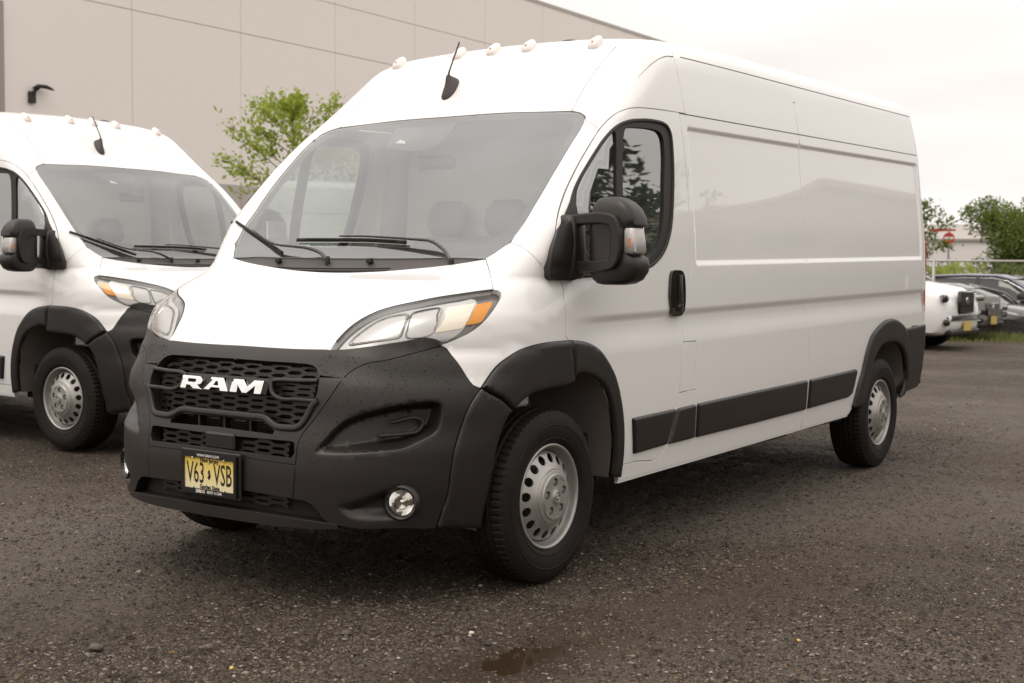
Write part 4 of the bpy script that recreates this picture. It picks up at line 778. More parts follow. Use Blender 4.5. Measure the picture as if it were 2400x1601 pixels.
    rb = join([(-4.46, 1, .925), (-4.70, 1, .935), (-4.905, 1, .944)], [(-4.905, 1, .93), (-4.905, 1, .76), (-4.90, 1, .62), (-4.86, 1, .50)], [(-4.84, 1, .485), (-4.62, 1, .468), (-4.41, 1, .458)], [tuple(p) for p in CURVES['rflare_out'][-4:][::-1]])
    panel('rear_bumper_corner', rb, 'side', B_, van, h=.04, gap=.001, lift=.012, depth=.05, pillow=.02, mirror=True)
    # --- front bumper and grille
    BU = panel('bumper_centre', symm(join('plate_panel_top', seg('panel_seam', 4, 6), '-panel_bot')), 'front', B_, van, h=.04, depth=.03)
    hdr = symm(join('hood_front', '-head_low', 'hdr_seam', [(.825, .585, .905), (.83, .478, .905)], '-open_top'))
    panel('grille_header', hdr, (-.94, 0, -.34), B_, van, h=.035, depth=.03)
    sur = symm(join('-open_bot', '-open_side', [(.83, .478, .90), (.815, .59, .90)], 'surr_out', seg('panel_seam', 0, 5), '-plate_panel_top'))
    GR = panel('grille_surround', sur, 'front', B_, van, h=.03, depth=.05, holes=[symm(join(*[[tuple(p), tuple(q)] for p, q in zip(CURVES['low_open'][:-1], CURVES['low_open'][1:])])), symm(join(*[[tuple(p), tuple(q)] for p, q in zip(CURVES['bar_bot'][:-1], CURVES['bar_bot'][1:])]))])
    hx_ = np.array(CURVES['hexframe']); hf = np.vstack([hx_[::-1]*(1, 1, 1)]); hf[0, 1] = 0
    hx_ = np.vstack([np.array(CURVES['horn'])[-1:]*(1, 1, 1)+(0, .012, .004), hx_[1:]]); hexf = np.vstack([hx_[:-1]*(1, -1, 1), hx_[::-1]]); bar('grille_frame', hexf, .027, .009, B_, GR, 'front', lift=.002)
    for s_ in (1, -1): bar('grille_loop', np.array(CURVES['horn'])*(1, s_, 1), .017, .008, B_, GR, 'front', lift=.002)
    # wide hexagon mesh behind the openings
    b = MB(); A_, pit, per = .0062, .0130, .158
    for k in range(19):
        z0 = .722+k*pit; ph = 0 if k % 2 == 0 else .5; zz = []
        ys = []
        for j in range(-11, 12):
            base = (j/2)*per; up = (j % 2 == 0) == (k % 2 == 0); s1 = A_ if up else -A_
            ys += [base-.024, base+.024]; zz += [z0+s1, z0+s1]
        ysn = np.array(ys); keep = np.abs(ysn) < .475; pts = surf(np.stack([np.full(keep.sum(), .9), ysn[keep], np.array(zz)[keep]], 1), -.036, 'front')
        b.tube(pts, .0016, 4, flat=6)
    for k in range(5):
        z0 = .596+k*pit
        if k in (0, 1, 2, 3):
            ys = []; zz = []
            for j in range(-11, 12):
                base = (j/2)*per; up = (j % 2 == 0) == (k % 2 == 0); s1 = A_ if up else -A_; ys += [base-.024, base+.024]; zz += [z0+s1, z0+s1]
            ysn = np.array(ys); keep = np.abs(ysn) < .41; b.tube(surf(np.stack([np.full(keep.sum(), .9), ysn[keep], np.array(zz)[keep]], 1), -.03, 'front'), .0018, 4, flat=5)
            zz = np.array(zz)-z0+.392+k*.011; b.tube(surf(np.stack([np.full(keep.sum(), .9), ysn[keep], zz[keep]], 1), -.035, 'front'), .0018, 4, flat=5)
    b.build('grille_mesh', M['grillemesh'], GR, kind='stuff')
    b = MB()
    for k in range(44):
        z0 = .60+k*.008; b.box((.800-.15*max(0, z0-.75), 0, z0), (.004, .44, .0018))
    b.box((.755, 0, .74), (.012, .46, .19)); b.build('radiator', M['radiator'], GR, kind='stuff')
    for yy in (-.15, 0, .15): MB().box((.872, yy, .695), (.015, .006, .03)).build('grille_rib', B_, GR)
    p = surf([(.9, .02, .622)], 0)[0]; MB().box(p+(-.004, 0, 0), (.01, .085, .034), bev=.008).build('radar_cover', M['black'], GR)
    # chrome letters
    EM = panel('emblem_base', join([(.85, -.262, .880), (.85, .235, .880)], [(.85, .235, .818), (.85, -.262, .812)]), 'front', B_, van, h=.05, gap=0, lift=.002, depth=.03)
    def letter(outl, holes, y0, y1, z0, z1):
        loops = [[(y0+u*(y1-y0), z0+v*(z1-z0)) for u, v in outl]]+[[(y0+u*(y1-y0), z0+v*(z1-z0)) for u, v in h_] for h_ in holes]
        v2, fa = cdt(loops, []); Pn = onbody(v2, frame('front'), -1.4, 0); sl_ = .30
        fr_v = Pn+(.020, 0, 0); ins = np.array([offset(np.array(l), .0) for l in loops], dtype=object)
        cnt = {(q[i], q[(i+1) % 3]) for q in fa for i in range(3)}; be = [e for e in cnt if (e[1], e[0]) not in cnt]; k0 = len(fr_v)
        b = MB(); b.add(np.vstack([fr_v, fr_v-(.018, 0, 0)]), [tuple(q) for q in fa]+[(e[1], e[0], e[0]+k0, e[1]+k0) for e in be]); oo = b.build('emblem_letter', M['chrome'], EM)
        md = oo.modifiers.new('bevel', 'BEVEL'); md.width = .0022; md.segments = 2; md.limit_method = 'ANGLE'; md.angle_limit = math.radians(50)
    zt, zb_ = .8725, .8215
    letter([(0, 0), (.27, 0), (.27, .27), (.44, .27), (.62, 0), (1.03, 0), (.80, .30), (.93, .40), (.98, .62), (.95, .82), (.86, .95), (.74, 1), (.02, 1), (.02, .78), (.06, .74)], [[(.31, .52), (.64, .52), (.70, .60), (.70, .68), (.64, .76), (.31, .76)]], -.252, -.118, zb_-.001, zt)
    letter([(-.02, 0), (.24, 0), (.31, .20), (.66, .20), (.70, 0), (1.02, 0), (.76, .94), (.70, 1), (.22, 1), (.22, .82), (.30, .78)], [[(.37, .40), (.60, .40), (.54, .70), (.46, .70)]], -.104, .036, zb_, zt+.001)
    letter([(0, 0), (.20, 0), (.20, .56), (.38, 0), (.52, 0), (.74, .56), (.74, 0), (.94, 0), (.96, 1), (.68, 1), (.50, .48), (.34, 1), (.04, 1), (.04, .80), (.0, .76)], [], .053, .232, zb_-.001, zt+.001)
    # corners with air scoop and fog lamp recess
    cor = join('hdr_seam', 'surr_out', 'panel_seam', 'bumper_low', '-bumper_flare', '-fender_bumper')
    CO = panel('bumper_corner', cor, 'corner', B_, van, h=.014, depth=.04, dents=[(chaikin(CURVES['scoop']), .085, .036, (.40, .78)), (chaikin(CURVES['fog_dent']), .040, .045, (.50, .76))])
    st = np.array(CURVES['scoop_trim']); bar('scoop_trim', st, .014, .007, B_, CO, 'corner', lift=-.050)
    fc = np.array([.742, .811, .428]); ax = nrm((.93, .36, 0))
    Rm = np.array([nrm((-.36, .93, 0)), ax, (0, 0, 1)]).T
    def fogl(prof, name, m, n=32, parent_=CO):
        b = MB(); b.lathe(prof, (0, 0, 0), n=n); o = None; V = np.array(b.v)@Rm.T+fc; bb = MB(); bb.add(V, b.f); return bb.build(name, m, parent_, True, auto=math.radians(50))
    FL = fogl([(.072, -.030), (.070, -.006), (.062, .0), (.056, -.004), (.052, -.018)], 'fog_lamp', M['black'])
    fogl([(.0001, -.052), (.018, -.050), (.036, -.036), (.050, -.014)], 'fog_reflector', M['chrome'], 24, FL)
    fogl([(.0001, -.020), (.010, -.022), (.012, -.050)], 'bulb_cap', M['chrome'], 12, FL)
    fogl([(.0001, -.004), (.03, -.006), (.051, -.014)], 'fog_lens', M['lens'], 24, FL)
    rg = np.random.default_rng(11); b = MB(); cand = []
    for k in range(2400):
        y_ = rg.uniform(.45, .97); z_ = rg.uniform(.55, 1.02); cand.append((0, y_, z_))
    cand = np.array(cand); f3 = frame('front'); cp = onbody(np.stack([cand@f3[1], cand@f3[2]], 1), f3, -1.5, .5); gg = grad(cp)
    poly2 = np.stack([cor[:, 1], cor[:, 2]], 1); sc2 = chaikin(CURVES['scoop'])[:, 1:]; P2_ = cp[:, 1:]
    keep = (inpoly(P2_, poly2) | ((P2_[:, 1] > .90) & (P2_[:, 1] < .985) & (np.abs(P2_[:, 0]) < .62))) & ~inpoly(P2_, sc2) & (rg.random(len(cp)) < np.clip((gg[:, 2]-.02)*2.4, .03, .8))
    def drops(P, G, r0, r1, name, parent):
        b = MB()
        for p, g_ in zip(P, G):
            r = rg.uniform(r0, r1)*(1 if rg.random() < .9 else 1.5); a_ = nrm(np.cross(g_, (0.3, .2, 1))); b_ = np.cross(g_, a_)
            V = [p+r*(math.cos(t)*a_+math.sin(t)*b_) for t in (0, 1.05, 2.1, 3.14, 4.19, 5.24)]+[p+g_*r*.55]
            b.add(V, [(i, (i+1) % 6, 6) for i in range(6)])
        return b.build(name, M['drop'], parent, True, fix=False, kind='stuff')
    drops(cp[keep]+gg[keep]*.0002, gg[keep], .0010, .0021, 'water_drops', CO)
    mirror_obj(CO, van)
    lp = symm(join([(.93, 0, .356), (.93, .2, .356), (.93, .36, .354), (.9, .50, .349), (.875, .60, .342)], [(.87, .61, .325), (.9, .48, .318), (.92, .3, .314), (.92, 0, .312)]))
    panel('lower_filler', symm(join([(.93, 0, .45), (.92, .43, .45), (.86, .66, .43)], [(.84, .68, .335), (.92, .3, .32), (.92, 0, .32)])), 'front', M['under'], van, h=.06, lift=-.055, gap=0, depth=.02)  # dark filler sheet added behind the lower mesh to close the view through
    panel('bumper_lip', lp, 'front', B_, van, h=.04, lift=.006, gap=0, depth=.10)
    # --- licence plate
    if True:
        px_, py_, pz_ = .962, -.008, .487
        LP = MB().box((px_-.012, py_, pz_), (.006, .172, .094), bev=.004).build('license_plate', B_, van)
        pl = MB().box((px_-.003, py_, pz_), (.002, .150, .075)).build('plate_sheet', M['plateY'], LP)
        o_, i_ = (.160, .0835), (.146, .0635); b = MB()
        for (c, h_) in (((0, .0735+.0), (.160, .0100)), ((0, -.0735), (.160, .0100)), ((-.153, 0), (.007, .0635)), ((.153, 0), (.007, .0635))): b.box((px_+.002, py_+c[0], pz_+c[1]), (.0045, h_[0], h_[1]), bev=.0)
        b.build('plate_frame', M['frame'], LP)
        xf = px_+.0002
        text_front('plate_number', 'V63', .122, xf, py_-.080, pz_-.003, M['ink'], LP, .54, .0006)
        text_front('plate_number', 'VSB', .122, xf, py_+.078, pz_-.003, M['ink'], LP, .54, .0006)
        st_ = [(.35, 1), (.72, .86), (.62, .62), (.80, .50), (.78, .25), (.5, -.05), (.35, .0), (.12, .22), (.42, .46), (.2, .62), (.3, .8)]
        mesh_obj('state_outline', [(xf, py_-.014+u*.028, pz_-.022+v*.040) for u, v in st_], [tuple(range(len(st_)))], M['ink'], LP)
        text_front('plate_state', 'New Jersey', .0260, xf, py_, pz_+.0535, M['ink'], LP, .88, .0006)
        text_front('plate_motto', 'Garden State', .0235, xf, py_+.002, pz_-.0545, M['ink'], LP, .92, .0008)
        text_front('frame_lettering', 'WWW.DRIVO.COM', .0145, px_+.0068, py_, pz_+.0735, M['whiteprint'], LP, 1.0, .0003)
        text_front('frame_lettering', 'DRI O', .0185, px_+.0068, py_-.045, pz_-.0735, M['whiteprint'], LP, 1.05, .0008)
        text_front('frame_lettering', 'RENT A CAR', .0150, px_+.0068, py_+.037, pz_-.0735, M['whiteprint'], LP, 1.0, .0004)
        mesh_obj('frame_emblem', [(px_+.0068, py_-.043, pz_-.067), (px_+.0068, py_-.030, pz_-.067), (px_+.0068, py_-.0365, pz_-.080)], [(0, 1, 2)], M['goldprint'], LP)
        for sy in (-1, 1):
            for sz in (1, -1):
                b = MB(); b.lathe([(.0001, .009), (.004, .008), (.0055, .004)], (0, 0, 0), axis='x', n=10); bb = MB(); bb.add(np.array(b.v)+(px_, py_+sy*.092, pz_+sz*.062), b.f); bb.build('plate_screw', M['chrome'], LP)
    # --- headlights
    hl = join('head_top', 'head_rear', 'head_low')
    HL = panel('headlight', hl, 'head', M['lampbase'], van, h=.04, gap=-.002, lift=-.030, depth=.04)
    panel('lamp_housing', join([tuple(p) for p in CURVES['head_chrome']], [tuple(CURVES['head_chrome'][0]), tuple(CURVES['head_chrome'][-1])][:1]), 'head', M['lampwhite'], HL, h=.03, gap=0, lift=-.016, depth=.02)
    b1 = catmull(CURVES['head_bowl1'], True); b2 = catmull(CURVES['head_bowl2'], True)
    panel('lamp_reflector', b1, 'head', M['reflector'], HL, h=.02, gap=.002, lift=-.012, depth=.004, dents=[(b1, .075, .06, None)])
    panel('lamp_reflector', b2, 'head', M['reflector'], HL, h=.02, gap=.002, lift=-.012, depth=.004, dents=[(b2, .075, .05, None)])
    # vertical facets of the second bowl
    q = np.array(CURVES['head_bowl2']); b = MB()
    for k in range(9):
        t = k/8; a_ = q[2]*(1-t)*.35+q[3]*.25+q[4]*(.4-.1*t)+q[5]*t*.25; a_ = a_/(.35*(1-t)+.25+.4-.1*t+.25*t); s_ = surf([a_], -.035, 'head')[0]; b.box(s_+np.array([.012, .012, .016-.032*(k % 2)]), (.005, .004, .020), bev=0)
    b.build('lamp_facet', M['chrome'], HL)
    MB().lathe([(.0001, .028), (.016, .026), (.018, .0), (.020, -.03)], surf([b2.mean(0)], -.05, 'head')[0], axis='x', n=20).build('bulb_cap', M['chrome'], HL, True)
    MB().lathe([(.0001, .020), (.012, .018), (.014, -.02)], surf([b1.mean(0)], -.05, 'head')[0], axis='x', n=20).build('bulb_cap', M['chrome'], HL, True)
    panel('turn_signal', np.array(CURVES['head_turn']), 'head', M['turn'], HL, h=.03, gap=.001, lift=-.010, depth=.02)
    panel('amber_reflector', np.array(CURVES['head_amber']), 'head', M['amber'], HL, h=.03, gap=0, lift=-.006, depth=.02)
    panel('headlight_lens', hl, 'head', M['lens'], HL, h=.04, gap=.004, lift=-.001, depth=.006)
    bar('headlight_trim', seg('head_top', 1, 13), .011, .004, M['rubber'], HL, 'head', lift=-.004)
    mirror_obj(HL, van)
    # --- mirrors
    SM = panel('side_mirror', join(*[[tuple(p), tuple(q)] for p, q in zip(CURVES['mirror_base'], CURVES['mirror_base'][1:]+CURVES['mirror_base'][:1])]), 'side', B_, van, h=.03, gap=0, lift=.040, depth=.045)
    panel('mirror_sail', np.array(CURVES['sail']), 'side', B_, SM, h=.03, gap=0, lift=.012, depth=.02)
    loftz([(1.285, -.175, -.085, 1.0, 1.055), (1.30, -.185, -.075, .99, 1.065), (1.40, -.19, -.075, .98, 1.07), (1.52, -.19, -.08, .96, 1.065), (1.548, -.185, -.09, .96, 1.05), (1.555, -.17, -.10, .97, 1.04)], B_, 'mirror_mount', SM)
    loftz([(1.262, -.20, -.13, 1.19, 1.28), (1.268, -.225, -.115, 1.165, 1.315), (1.285, -.24, -.105, 1.145, 1.345), (1.32, -.25, -.10, 1.132, 1.366), (1.35, -.25, -.098, 1.130, 1.368), (1.375, -.25, -.098, 1.130, 1.362), (1.385, -.25, -.100, 1.130, 1.342), (1.50, -.25, -.100, 1.130, 1.334), (1.512, -.25, -.100, 1.130, 1.355), (1.54, -.25, -.100, 1.132, 1.352), (1.575, -.245, -.105, 1.138, 1.335), (1.605, -.235, -.115, 1.150, 1.305), (1.622, -.215, -.13, 1.165, 1.275), (1.628, -.195, -.15, 1.185, 1.25)], B_, 'mirror_housing', SM, power=4.6)
    arm = catmull([(-.13, 1.03, 1.532), (-.115, 1.12, 1.537), (-.100, 1.21, 1.536), (-.095, 1.250, 1.525), (-.094, 1.264, 1.49), (-.094, 1.266, 1.44), (-.094, 1.264, 1.39), (-.095, 1.250, 1.355), (-.100, 1.21, 1.343), (-.115, 1.12, 1.338), (-.13, 1.03, 1.335)], step=.015)
    AO = MB().tube(arm, .033, 4).build('mirror_arm', B_, SM, False); bv = AO.modifiers.new('bevel', 'BEVEL'); bv.width = .007; bv.segments = 2; bv.limit_method = 'ANGLE'; bv.angle_limit = math.radians(50)
    loftz([(1.390, -.20, -.112, 1.30, 1.352), (1.398, -.205, -.104, 1.30, 1.360), (1.44, -.205, -.102, 1.30, 1.358), (1.482, -.205, -.104, 1.30, 1.350), (1.496, -.20, -.112, 1.30, 1.342)], M['signal'], 'turn_signal', SM, power=6)
    MB().box((-.1035, 1.332, 1.437), (.004, .005, .018), bev=.002).build('signal_bulb', M['orangebit'], SM)
    MB().box((-.249, 1.24, 1.47), (.004, .083, .09), bev=.002).build('mirror_glass', M['chrome'], SM)
    for g_ in SM.children:
        if g_.name.split('.')[0] in ('mirror_housing', 'turn_signal', 'signal_bulb', 'mirror_glass'): g_.data.transform(Matrix.Translation((.006 if 'sig' in g_.name else 0, -.012 if 'sig' in g_.name else -.020, 0)))
    mirror_obj(SM, van)
    # --- wipers, antenna, roof lamps
    for bl, ar in (('wiper_blade_l', 'wiper_arm_l'), ('wiper_blade_r', 'wiper_arm_r')):
        a_ = surf(catmull(CURVES[ar], step=.02), 0, 'glass'); g_ = grad(a_); n_ = len(a_); a_ = a_+g_*np.interp(np.linspace(0, 1, n_), [0, .7, 1], [.028, .034, .004])[:, None]
        WP = MB().tube(a_, np.linspace(.0045, .0090, n_), 8).build('wiper', M['blackgloss'], van, True)
        p_ = catmull(CURVES[bl], step=.03)
        if bl[-1] == 'r': p_ = np.vstack([p_[0]*2-p_[-1]*1.0+(p_[-1]-p_[0])*.78, p_])
        s_ = surf(p_, .011, 'glass'); MB().tube(s_, .0050, 6, flat=1.8).build('wiper_blade', M['rubber'], WP, True)
        MB().tube(surf(p_, .018, 'glass')[2:-2], .0050, 6).build('blade_spine', M['rubber'], WP, True)
        MB().lathe([(.0001, .02), (.010, .018), (.012, .010), (.012, -.02)], a_[-1], axis='z', n=14).build('wiper_pivot', M['black'], WP, True)
    P0 = surf([(-.70, -.115, 2.17)], 0, 'glass')[0]; P1 = surf([(-.815, -.105, 2.28)], 0, 'glass')[0]; tx = nrm(P1-P0); gn = grad(P0[None])[0]; sy = np.cross(gn, tx); Vn = []
    n_ = 20
    for lv, (sx_, sw_, hh) in enumerate(((1, 1, -.003), (.97, .95, .008), (.80, .70, .022), (.52, .38, .040), (.30, .20, .058), (.15, .10, .072))):
        for j in range(n_):
            t = 2*np.pi*j/n_; c_, s_ = math.cos(t), math.sin(t); wd = .034*(1-.35*c_) if c_ < 0 else .034*(1-.25*c_)
            lc = .078*c_*sx_+.030*(1-sx_); Vn.append(P0*.5+P1*.5+tx*(lc)+sy*(wd*s_*sw_)+gn*hh)
    Fq = [(i*n_+j, i*n_+(j+1) % n_, (i+1)*n_+(j+1) % n_, (i+1)*n_+j) for i in range(5) for j in range(n_)]+[tuple(5*n_+j for j in range(n_))]
    b = MB(); b.add(Vn, Fq); AN = b.build('antenna', M['cowl'], van, True)
    q0 = np.array(Vn[5*n_:]).mean(0); MB().tube([q0-gn*.01, q0+np.array([-.020, .0, .028]), q0+np.array([-.105, -.004, .180])], [.006, .0045, .0045], 8).build('antenna_mast', M['black'], AN, True)
    for y_, z_ in ((-.618, 2.405), (-.221, 2.437), (0, 2.44), (.221, 2.437), (.622, 2.405)):
        c = surf([(-.965, y_, z_)], 0, 'glass')[0]; g_ = grad(c[None])[0]; t_ = nrm(np.array([-1, 0, 0])-g_*(-g_[0])); s_ = np.cross(g_, t_); Vn = []; n_ = 20
        for (sc, hh, sh) in ((1, -.004, 0), (1, .004, 0), (.95, .014, .002), (.80, .025, .008), (.52, .032, .013), (.22, .034, .016)):
            for j in range(n_):
                t = 2*np.pi*j/n_; ct, st2 = math.cos(t), math.sin(t); e_ = .62
                Vn.append(c+t_*(.050*np.sign(ct)*abs(ct)**e_*sc+sh+.01)+s_*(.029*np.sign(st2)*abs(st2)**e_*sc*(1-.28*ct))+g_*hh)
        Fq = [(i*n_+j, i*n_+(j+1) % n_, (i+1)*n_+(j+1) % n_, (i+1)*n_+j) for i in range(5) for j in range(n_)]+[tuple(5*n_+j for j in range(n_))]
        b = MB(); b.add(Vn, Fq); ML = b.build('roof_marker_light', M['markerlens'], van, True, auto=math.radians(55))
        MB().box(c+g_*.027-t_*.016, (.008, .006, .005), bev=.003).build('marker_bulb', M['markerbulb'], ML)
    loftz([(2.475, -1.30, -1.18, .24, .36), (2.492, -1.30, -1.18, .24, .36), (2.506, -1.285, -1.195, .26, .34), (2.511, -1.26, -1.22, .28, .32)], M['black'], 'roof_pod', van, power=2.4)
    # --- cabin
    IN = MB().box((-.13, 0, 1.17), (.19, .88, .085), bev=.05).build('dashboard', M['dash'], van, True, auto=math.radians(40))
    MB().box((.0, .0, .95), (.10, .86, .25), bev=.05).build('firewall', M['dash'], IN)
    MB().box((-.27, .40, 1.27), (.08, .17, .045), bev=.03).build('instrument_hood', M['dash'], IN, True)
    MB().box((-.55, 0, .55), (.85, .88, .03)).build('cab_floor', M['under'], IN)
    a = np.linspace(0, 2*np.pi, 41); swc = np.array([-.40, .41, 1.22]); e1 = np.array([0, 1., 0]); e2 = nrm((.55, 0, .83)); b = MB(); b.tube([swc+.195*(math.cos(t)*e1+math.sin(t)*e2) for t in a], .015, 8, cap=False)
    for t in (.1, 3.04, 4.71): b.tube([swc-np.array([.0, 0, .0]), swc+.19*(math.cos(t)*e1+math.sin(t)*e2)], .014, 6)
    b.lathe([(.0001, .03), (.05, .02), (.06, -.02)], swc, axis='x', n=14, sign=-1); b.build('steering_wheel', M['blackgloss'], IN, True)
    for yy, wd in ((.42, .25), (-.36, .43)):
        ST = MB().box((-.92, yy, .80), (.27, wd, .09), bev=.06).build('seat', M['seat'], van, True, auto=math.radians(60))
        Rs = [[math.cos(.2), 0, -math.sin(.2)], [0, 1, 0], [math.sin(.2), 0, math.cos(.2)]]
        MB().box((-1.22, yy, 1.16), (.07, wd, .34), bev=.06, R=Rs).build('seat_back', M['seat'], ST, True)
        for hy in ((yy,) if wd < .3 else (yy-.2, yy+.2)): MB().box((-1.31, hy, 1.60), (.05, .13, .10), bev=.045, R=Rs).build('headrest', M['seat'], ST, True)
    b = MB(); pp = [(-.93, .5), (.93, .5), (.96, 1.2), (.93, 1.9), (.85, 2.34), (-.85, 2.34), (-.93, 1.9), (-.96, 1.2)]; b.prism(pp, lambda u, v, t: (t, u, v), -1.42, -1.45); b.build('partition', M['bulk'], van)
    MB().box((-1.15, 0, 2.27), (.25, .72, .01)).build('headliner', M['headliner'], van)
    MB().box((-.50, 0, 1.84), (.015, .12, .035), bev=.015).build('rear_view_mirror', M['black'], van)
    # --- underside
    b = MB(); b.box((-.62, 0, .42), (.10, .80, .10)); b.box((-2.2, 0, .42), (1.35, .93, .06)); b.box((-4.3, 0, .52), (.60, .62, .10)); b.box((.42, 0, .45), (.22, .55, .12)); b.box((.70, 0, .45), (.13, .50, .10)); b.box((-4.0, 0, .36), (.05, .80, .04)); b.box((0, 0, .33), (.06, .75, .05)); b.box((-3.1, .35, .36), (.35, .25, .12)); b.box((-.05, 0, .62), (.60, .50, .3))
    b.build('underbody', M['under'], van)
    for path in (join('-flare_front_in', 'flare_in'), curve('rflare_in')):
        pc = path.mean(0); n_ = len(path); V = []
        for y0, k in ((-.012, 1.02), (-.12, 1.02), (None, .99)):
            for p in path: V.append((pc[0]+(p[0]-pc[0])*k, p[1]+y0 if y0 is not None else .60, pc[2]+(p[2]-pc[2])*k))
        Fq = [(i*n_+j, i*n_+j+1, (i+1)*n_+j+1, (i+1)*n_+j) for i in range(2) for j in range(n_-1)]
        k0 = len(V); V.append((pc[0], .60, .42)); Fq += [(2*n_+j, 2*n_+j+1, k0) for j in range(n_-1)]
        b = MB(); b.add(V, Fq); o = b.build('wheel_liner', M['liner'], van, True, auto=math.radians(40)); mirror_obj(o, van)
    for cx in (0, -4.035):
        for s_ in (1, -1): wheel(van, .903*s_, cx, s_)
    return van
def copy_tree(o, parent=None, skip=()):
    c = o.copy(); COL.objects.link(c); c.parent = parent
    for ch in list(o.children):
        if ch.name.split('.')[0] not in skip: copy_tree(ch, c, skip)
    return c
# ------------------------------------------------------------------ ground
def node_ground():
    m = bpy.data.materials.new('wet_gravel'); m.use_nodes = True; t = m.node_tree; b = t.nodes['Principled BSDF']; L = t.links.new
    c = t.nodes.new('ShaderNodeTexCoord')
    def noise(s, d=6, r=.6, dist=0):
        n = t.nodes.new('ShaderNodeTexNoise'); n.inputs['Scale'].default_value = s; n.inputs['Detail'].default_value = d; n.inputs['Roughness'].default_value = r; n.inputs['Distortion'].default_value = dist; L(c.outputs['Object'], n.inputs[0]); return n
    def mr(src, a, b_, x=0., y=1.):
        n = t.nodes.new('ShaderNodeMapRange'); L(src, n.inputs[0]); n.inputs[1].default_value = a; n.inputs[2].default_value = b_; n.inputs[3].default_value = x; n.inputs[4].default_value = y; return n.outputs[0]
    def mixc(f, a, b_, bt='MIX'):
        n = t.nodes.new('ShaderNodeMix'); n.data_type = 'RGBA'; n.blend_type = bt
        if hasattr(f, 'links'): L(f, n.inputs[0])
        else: n.inputs[0].default_value = f
        for i, v in ((6, a), (7, b_)):
            if hasattr(v, 'links'): L(v, n.inputs[i])
            else: n.inputs[i].default_value = (*v, 1)
        return n.outputs[2]
    big = noise(.35, 4); mid = noise(2.2, 5, .6, .5); fine = noise(38, 6, .75)
    base = mixc(mr(mid.outputs[0], .30, .72), (.051, .0395, .0305), (.130, .1060, .0850))
    base = mixc(mr(big.outputs[0], .42, .62, 0, .55), base, (.175, .145, .118))
    base = mixc(mr(fine.outputs[0], .40, .60, 0, .75), base, (.017, .0118, .0080))  # dark grain: small shadows between pebbles, mixed into the colour
    lump = noise(95, 4, .7); base = mixc(mr(lump.outputs[0], .50, .66, 0, .7), base, (.160, .124, .093))
    # wheel tracks pressed along the van side: smooth brown fines, loose grey gravel between them
    sy = t.nodes.new('ShaderNodeSeparateXYZ'); L(c.outputs['Object'], sy.inputs[0]); wob = noise(.5, 3); bands = []
    for y0, w_ in ((1.72, .30), (3.35, .34), (-2.3, .35)):
        q = t.nodes.new('ShaderNodeMath'); q.operation = 'MULTIPLY_ADD'; L(wob.outputs[0], q.inputs[0]); q.inputs[1].default_value = .9; q.inputs[2].default_value = -y0-.45
        q2 = t.nodes.new('ShaderNodeMath'); q2.operation = 'ADD'; L(sy.outputs[1], q2.inputs[0]); L(q.outputs[0], q2.inputs[1])
        q3 = t.nodes.new('ShaderNodeMath'); q3.operation = 'ABSOLUTE'; L(q2.outputs[0], q3.inputs[0]); bands.append(mr(q3.outputs[0], w_*.4, w_*1.7, 1, 0))
    tk = bands[0]
    for k in bands[1:]:
        q = t.nodes.new('ShaderNodeMath'); q.operation = 'MAXIMUM'; L(tk, q.inputs[0]); L(k, q.inputs[1]); tk = q.outputs[0]
    tkm = t.nodes.new('ShaderNodeMath'); tkm.operation = 'MULTIPLY'; L(tk, tkm.inputs[0]); L(mr(mid.outputs[0], .35, .6, .35, .85), tkm.inputs[1])
    base = mixc(tkm.outputs[0], base, (.082, .0590, .0415))
    grey = noise(.28, 3); base = mixc(mr(grey.outputs[0], .45, .62, 0, .5), base, (.175, .150, .127))
    # damp earth round the hollow
    vd = t.nodes.new('ShaderNodeVectorMath'); vd.operation = 'DISTANCE'; vs = t.nodes.new('ShaderNodeMapping'); L(c.outputs['Object'], vs.inputs[0]); vs.inputs['Location'].default_value = (-.91*.9, -1.488*2.2, 0); vs.inputs['Scale'].default_value = (.9, 2.2, 0)
    L(vs.outputs[0], vd.inputs[0]); vd.inputs[1].default_value = (0, 0, 0); q = t.nodes.new('ShaderNodeMath'); q.operation = 'MULTIPLY_ADD'; L(mid.outputs[0], q.inputs[0]); q.inputs[1].default_value = .5; L(vd.outputs['Value'], q.inputs[2])
    base = mixc(mr(q.outputs[0], .45, .95, .75, 0), base, (.042, .0262, .0160))
    # crushed stones of two sizes, each its own grey
    hs = None
    for sc, k0, k1, amp in ((21, .0, .40, .30), (55, .0, .42, .55), (120, .0, .45, .5)):
        v = t.nodes.new('ShaderNodeTexVoronoi'); v.inputs['Scale'].default_value = sc; v.inputs['Randomness'].default_value = 1; L(c.outputs['Object'], v.inputs[0])
        sp = t.nodes.new('ShaderNodeSeparateColor'); L(v.outputs['Color'], sp.inputs[0])
        sel = t.nodes.new('ShaderNodeMath'); sel.operation = 'MULTIPLY'; L(mr(sp.outputs[0], .45, .6), sel.inputs[0]); L(mr(v.outputs['Distance'], k1, k0+.25), sel.inputs[1])
        stone = mixc(mr(sp.outputs[1], .1, .95), (.026, .0195, .014), (.22, .178, .138))
        s2 = t.nodes.new('ShaderNodeMath'); s2.operation = 'MULTIPLY'; L(sel.outputs[0], s2.inputs[0]); s2.inputs[1].default_value = amp+.3
        base = mixc(s2.outputs[0], base, stone)
        h = t.nodes.new('ShaderNodeMath'); h.operation = 'MULTIPLY'; L(sel.outputs[0], h.inputs[0]); h.inputs[1].default_value = 1.0/sc*25
        if hs is None: hs = h.outputs[0]
        else:
            a = t.nodes.new('ShaderNodeMath'); a.operation = 'ADD'; L(hs, a.inputs[0]); L(h.outputs[0], a.inputs[1]); hs = a.outputs[0]
    L(base, b.inputs['Base Color'])
